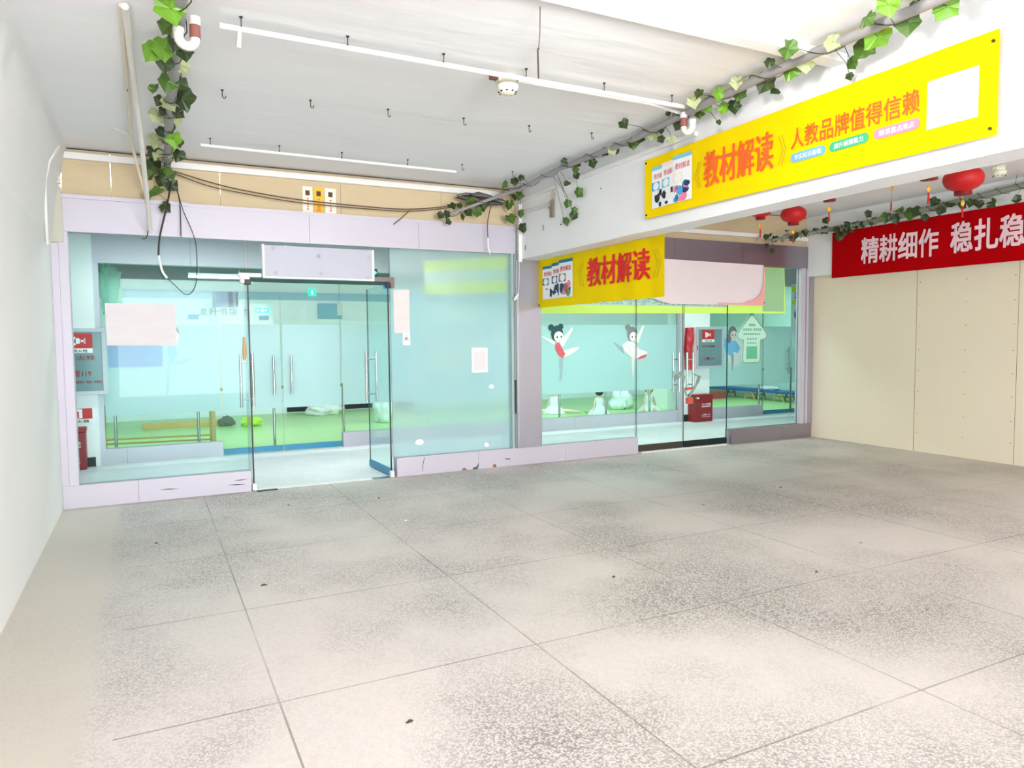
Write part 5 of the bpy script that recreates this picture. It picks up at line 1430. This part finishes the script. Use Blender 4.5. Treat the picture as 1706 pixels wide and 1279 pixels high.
def child(label, c, yaw, splits, lean, hair_col, extra=None):
    """Seated child: pelvis on the floor, legs out along the floor, hands on the floor beside the hips; faces local +Y."""
    r = thing('person', label, 'person', c)
    R = Matrix.Rotation(yaw, 3, 'Z')
    L = lambda x, y, z: R @ Vector((x, y, z))
    sx = splits
    J = [(0, 0, 0.085), (0, lean * 0.10, 0.22), (0, lean * 0.18, 0.36), (0, lean * 0.20, 0.425), (0, lean * 0.22, 0.50), (0, lean * 0.22, 0.565),
         (0.085, lean * 0.18, 0.365), (0.135, lean * 0.10 - 0.03, 0.22), (0.17, -0.08 + lean * 0.1, 0.05), (0.18, -0.10 + lean * 0.1, 0.018),
         (-0.085, lean * 0.18, 0.365), (-0.135, lean * 0.10 - 0.03, 0.22), (-0.17, -0.08 + lean * 0.1, 0.05), (-0.18, -0.10 + lean * 0.1, 0.018),
         (0.075, 0.03, 0.07), (0.075 + 0.27 * sx, 0.27 * (1 - 0.9 * sx), 0.065), (0.075 + 0.50 * sx, 0.50 * (1 - 0.9 * sx), 0.04), (0.075 + 0.56 * sx, 0.57 * (1 - 0.9 * sx), 0.045),
         (-0.075, 0.03, 0.07), (-0.075 - 0.27 * sx, 0.27 * (1 - 0.9 * sx), 0.065), (-0.075 - 0.50 * sx, 0.50 * (1 - 0.9 * sx), 0.04), (-0.075 - 0.56 * sx, 0.57 * (1 - 0.9 * sx), 0.045)]
    E = [(0, 1), (1, 2), (2, 3), (3, 4), (4, 5), (2, 6), (6, 7), (7, 8), (8, 9), (2, 10), (10, 11), (11, 12), (12, 13), (0, 14), (14, 15), (15, 16), (16, 17), (0, 18), (18, 19), (19, 20), (20, 21)]
    rad = [0.085, 0.075, 0.07, 0.032, 0.085, 0.072, 0.036, 0.026, 0.02, 0.014, 0.036, 0.026, 0.02, 0.014, 0.065, 0.045, 0.03, 0.026, 0.065, 0.045, 0.03, 0.026]
    me2 = body('body', [tuple(L(*j)) for j in J], E, rad, M_body)
    o = bpy.data.objects.new('body', me2)
    o.parent = r
    C.objects.link(o)
    ROOT[o] = ROOT[r]
    cx, cy, cz = c
    w = lambda x, y, z: Vector(c) + L(x, y, z)
    # dress: bodice and a full skirt spread on the floor
    n = 28
    rows = [(0.072, 0.40, 0.20), (0.10, 0.34, 0.17), (0.092, 0.25, 0.12), (0.105, 0.19, 0.08), (0.17, 0.13, 0.04), (0.235, 0.05, 0.03), (0.26, 0.008, 0.03)]
    vs, fs = [], []
    for rr, zz, ly in rows:
        for k in range(n):
            a = 2 * PI * k / n
            f = rr * (1 + (0.10 * math.sin(7 * a) if zz < 0.16 else 0))
            vs.append(w(f * math.cos(a), lean * ly + 0.82 * f * math.sin(a), zz))
    for i in range(len(rows) - 1):
        for k in range(n):
            fs.append((i * n + k, (i + 1) * n + k, (i + 1) * n + (k + 1) % n, i * n + (k + 1) % n))
    part('dress', MB().add(vs, fs, 0, True), M_dress, r, 'white dance dress')
    hp = w(0, lean * 0.22 - 0.015, 0.54)
    mb = MB()
    mb.ball(hp, 0.098, 0.098, 0.105, 20)
    hv = [v for v in mb.v]
    fwd = L(0, 1, 0)
    for v in mb.v:
        d = v - hp
        if d.dot(fwd) > 0.03 and d.z < 0.045:
            v -= fwd * (d.dot(fwd) - 0.03)
    bun = w(0, lean * 0.22 - 0.05, 0.645)
    hr = part('hair', mb, hair_col, r, 'dark hair in a bun' if hair_col is M_khair else 'fair hair in a bun')
    part('hair_bun', MB().ball(bun, 0.04, 0.04, 0.035, 12), hair_col, hr)
    # face
    fc = w(0, lean * 0.22, 0.53)
    rt = L(1, 0, 0)
    for s in (-1, 1):
        part('eye', MB().ball(fc + fwd * 0.078 + rt * (0.032 * s), 0.010, 0.010, 0.010, 8), M_blk, r)
    mb = MB().ball(fc + fwd * 0.088 - FZV * 0.022, 0.011, 0.011, 0.013, 8)
    for s in (-1, 1):
        mb.ball(fc + rt * (0.088 * s) - FZV * 0.015, 0.014, 0.02, 0.025, 8)
    part('nose_and_ears', mb, M_body, r)
    part('mouth', MB().tube([fc + fwd * 0.080 - FZV * 0.048 - rt * 0.016, fc + fwd * 0.086 - FZV * 0.052, fc + fwd * 0.080 - FZV * 0.048 + rt * 0.016], 0.004, 6), M_leo, r)
    mb = MB()
    for s in (-1, 1):
        h = w(0.18 * s, -0.10 + lean * 0.1, 0.018)
        for q, (a, ln) in enumerate(((-0.5, 0.045), (-0.2, 0.052), (0.1, 0.055), (0.4, 0.05), (1.2, 0.035))):
            d = L(s * math.cos(a), -math.sin(a) * 1.0 - 0.2, 0).normalized()
            mb.tube([h, h + d * ln * 0.6 + FZV * 0.004, h + d * ln - FZV * 0.010], [0.006, 0.0055, 0.004], 6)
    part('fingers', mb, M_body, r)
    if extra:
        extra(r, w, L)
    r.scale = (0.86, 0.86, 0.86)
    return r

child('child in a white dress with dark hair, seated with back to the window', (8.93, 4.25, 0), -0.2, 0.15, 0.1, M_khair)
child('child in a white dress stretching with legs spread on the green floor', (8.30, 4.95, 0), 2.7, 0.95, 0.25, mat('fair_child_hair', (216, 196, 150), 0.6))
def bow(r, w, L):
    mb = MB()
    for s in (-1, 1):
        mb.ball(w(0.06 * s, 0.03, 0.63), 0.05, 0.03, 0.04, 10)
    part('headband', mb, mat('lime_yellow_ribbon', (214, 230, 120), 0.6), r, 'lime yellow headband')
child('child in a white dress with a lime headband beside the column wall', (10.1, 4.2, 0), 2.5, 0.25, 0.1, M_khair, bow)
solo('white_door_panel', MB().box(10.35, 10.95, 4.6, 4.66, 0.0, 0.75), M_bag, 'white board standing behind the column wall', 'board', bevel=0.006)

# fluorescent battens on the dark ceiling, far wall fittings
def batten(c, ln, label):
    r = thing('tube_lamp', label, 'lamp', c, 'studio tube lamps')
    part('housing', MB().box(c[0] - ln / 2, c[0] + ln / 2, c[1] - 0.03, c[1] + 0.03, c[2] + 0.02, c[2] + 0.06), M_plast, r)
    part('tube', MB().tube([(c[0] - ln / 2, c[1], c[2]), (c[0] + ln / 2, c[1], c[2])], 0.018, 10), M_tube, r, 'glowing white tube')
    part('hanger', MB().tube([(c[0] - ln / 3, c[1], c[2] + 0.05), (c[0] - ln / 3, c[1], 2.72)], 0.004, 5).tube([(c[0] + ln / 3, c[1], c[2] + 0.05), (c[0] + ln / 3, c[1], 2.72)], 0.004, 5), M_plast, r)
M_tube = glow('tube_glow', (235, 250, 255), 9.0)
batten((2.15, 5.5, 2.585), 0.95, 'glowing tube lamp hung from the dark studio ceiling')
def exit_sign(x0, x1, z0, z1, y, label, arrow):
    r = thing('exit_sign', label, 'exit sign', ((x0 + x1) / 2, y, z0), 'green exit signs on the far studio wall')
    part('face_plate', MB().box(x0, x1, y, y + 0.02, z0, z1), glow('exit_green', (40, 214, 172), 0.9), r)
    mb = MB()
    c = (x0 + x1) / 2
    w = x1 - x0
    mb.box(c - 0.13 * w, c + 0.10 * w, y - 0.003, y, z0 + 0.2 * (z1 - z0), z1 - 0.2 * (z1 - z0))
    if arrow:
        mb.prism([(x1 - 0.3 * w, y - 0.001, z0 + 0.3 * (z1 - z0)), (x1 - 0.08 * w, y - 0.001, (z0 + z1) / 2), (x1 - 0.3 * w, y - 0.001, z1 - 0.3 * (z1 - z0))], (0, -0.002, 0))
        mb.box(x0 + 0.08 * w, x0 + 0.25 * w, y - 0.003, y, z0 + 0.35 * (z1 - z0), z1 - 0.35 * (z1 - z0))
    part('pictogram', mb, glow('exit_white', (200, 255, 240), 1.0), r)
exit_sign(3.03, 3.30, 2.095, 2.19, 7.97, 'long green exit sign on the far wall above the slate blue plate', True)
exit_sign(4.10, 4.26, 2.455, 2.60, 7.97, 'square green exit sign high on the far wall', False)
solo('blue_plate', MB().box(3.10, 3.285, 7.98, 8.0, 1.945, 2.03), mat('slate_blue_plate', (90, 164, 196), 0.5), 'slate blue plate under the long green exit sign', 'plate')
solo('blue_plate', MB().box(1.76, 1.96, 7.98, 8.0, 1.955, 2.05), mat('slate_blue_plate', (90, 164, 196), 0.5), 'slate blue plate at the start of the wall lettering', 'plate')
r = thing('wall_opening_box', 'blue-grey serving hatch above the lettering on the far wall', 'hatch', (2.46, 7.97, 2.2))
part('frame', MB().box(2.22, 2.70, 7.975, 8.0, 2.20, 2.505), mat('blue_grey_panel', (112, 148, 188), 0.4), r)
part('dark_side', MB().box(2.52, 2.60, 7.97, 7.975, 2.20, 2.50).box(2.655, 2.70, 7.97, 7.975, 2.22, 2.49), mat('dark_teal_panel', (24, 58, 66), 0.5), r, 'dark teal side')
r = thing('wall_lettering', 'grey shop-name lettering on the far white wall', 'lettering', (2.3, 7.99, 2.04))
for i, ch in enumerate('龙升书店'):
    part('character', write(MB(), ch, (1.965 + 0.187 * i, 7.995, 2.035), FX, FZ, 0.155, 0.155, 0, 0.006), mat('grey_letter', (104, 122, 138), 0.6), r)
r = thing('wall_screen', 'blue-grey screen with white side strip on the far wall', 'screen', (4.7, 7.97, 2.2))
part('screen_panel', MB().box(4.30, 4.80, 7.975, 8.0, 1.98, 2.30), mat('muted_blue_screen', (132, 184, 206), 0.4), r)
part('side_strip', MB().box(4.70, 4.79, 7.968, 7.975, 2.05, 2.32), M_white, r)
hc = pile('hanging_cloth', 'pale cloth bundle hung at the column end of the studio window', 'cloth', (0.62, 3.3, 1.98), 0.12, 0.10, 0.35, 21.0, film('pale_green_cloth', (206, 240, 228), 0.4))
part('cord', MB().tube([(0.62, 3.3, 2.5), (0.62, 3.3, 2.72)], 0.005, 6), M_white, hc)

# ================================================================== litter on the hall floor
rr = random.Random(12)
SCR = [(1.036, -1.641, 'dark leaf scrap on the floor near the white wall'), (2.13, -0.842, 'dark scrap on the floor in front of the doorway'), (2.95, -0.95, 'brown scrap on the floor before the frosted pane'), (1.90, -4.95, 'dark crumb on the near pale floor slab'), (4.79, -4.43, 'dark crumb on the worn slab below the large banner'), (6.62, -2.45, 'red-brown scrap on the far floor near the beige partition'), (6.26, -0.78, 'dark scrap before the closed doors'), (1.62, -3.0, 'brown crumbled scrap on the tile joint'), (2.9, -1.9, 'pale paper scrap on the floor before the frosted pane'), (3.6, -3.9, 'dark crumb on the worn dark slab')]
for k, (x, y, lab) in enumerate(SCR):
    mb = MB()
    n = 9
    s = 0.011 + 0.010 * rr.random()
    a0 = rr.random() * 6
    ring = [(x + s * (0.5 + rr.random()) * math.cos(a0 + 2 * PI * i / n), y + 0.6 * s * (0.5 + rr.random()) * math.sin(a0 + 2 * PI * i / n), 0.001) for i in range(n)]
    top = (x, y, 0.008 + 0.006 * rr.random())
    mb.add(ring + [top], [(i, (i + 1) % n, n) for i in range(n)] + [tuple(reversed(range(n)))])
    m = M_paper if 'paper' in lab else (mat('red_brown_scrap', (140, 60, 48), 0.8) if 'red-brown' in lab else mat('dark_scrap', (66, 58, 46), 0.8, var=0.4, scale=60))
    solo('floor_scrap', mb, m, lab, 'scrap', 'scraps on the hall floor')
solo('floor_plate', MB().box(3.16, 3.40, -0.03, 0.07, 0.0, 0.006), M_chrome, 'flat steel pivot plate on the floor under the open leaf with blue tape', 'plate')
solo('floor_plate', MB().box(1.96, 2.16, -0.07, -0.02, 0.0, 0.008), M_dark, 'dark pivot plate on the floor at the open leaf beside the white kerb', 'plate')
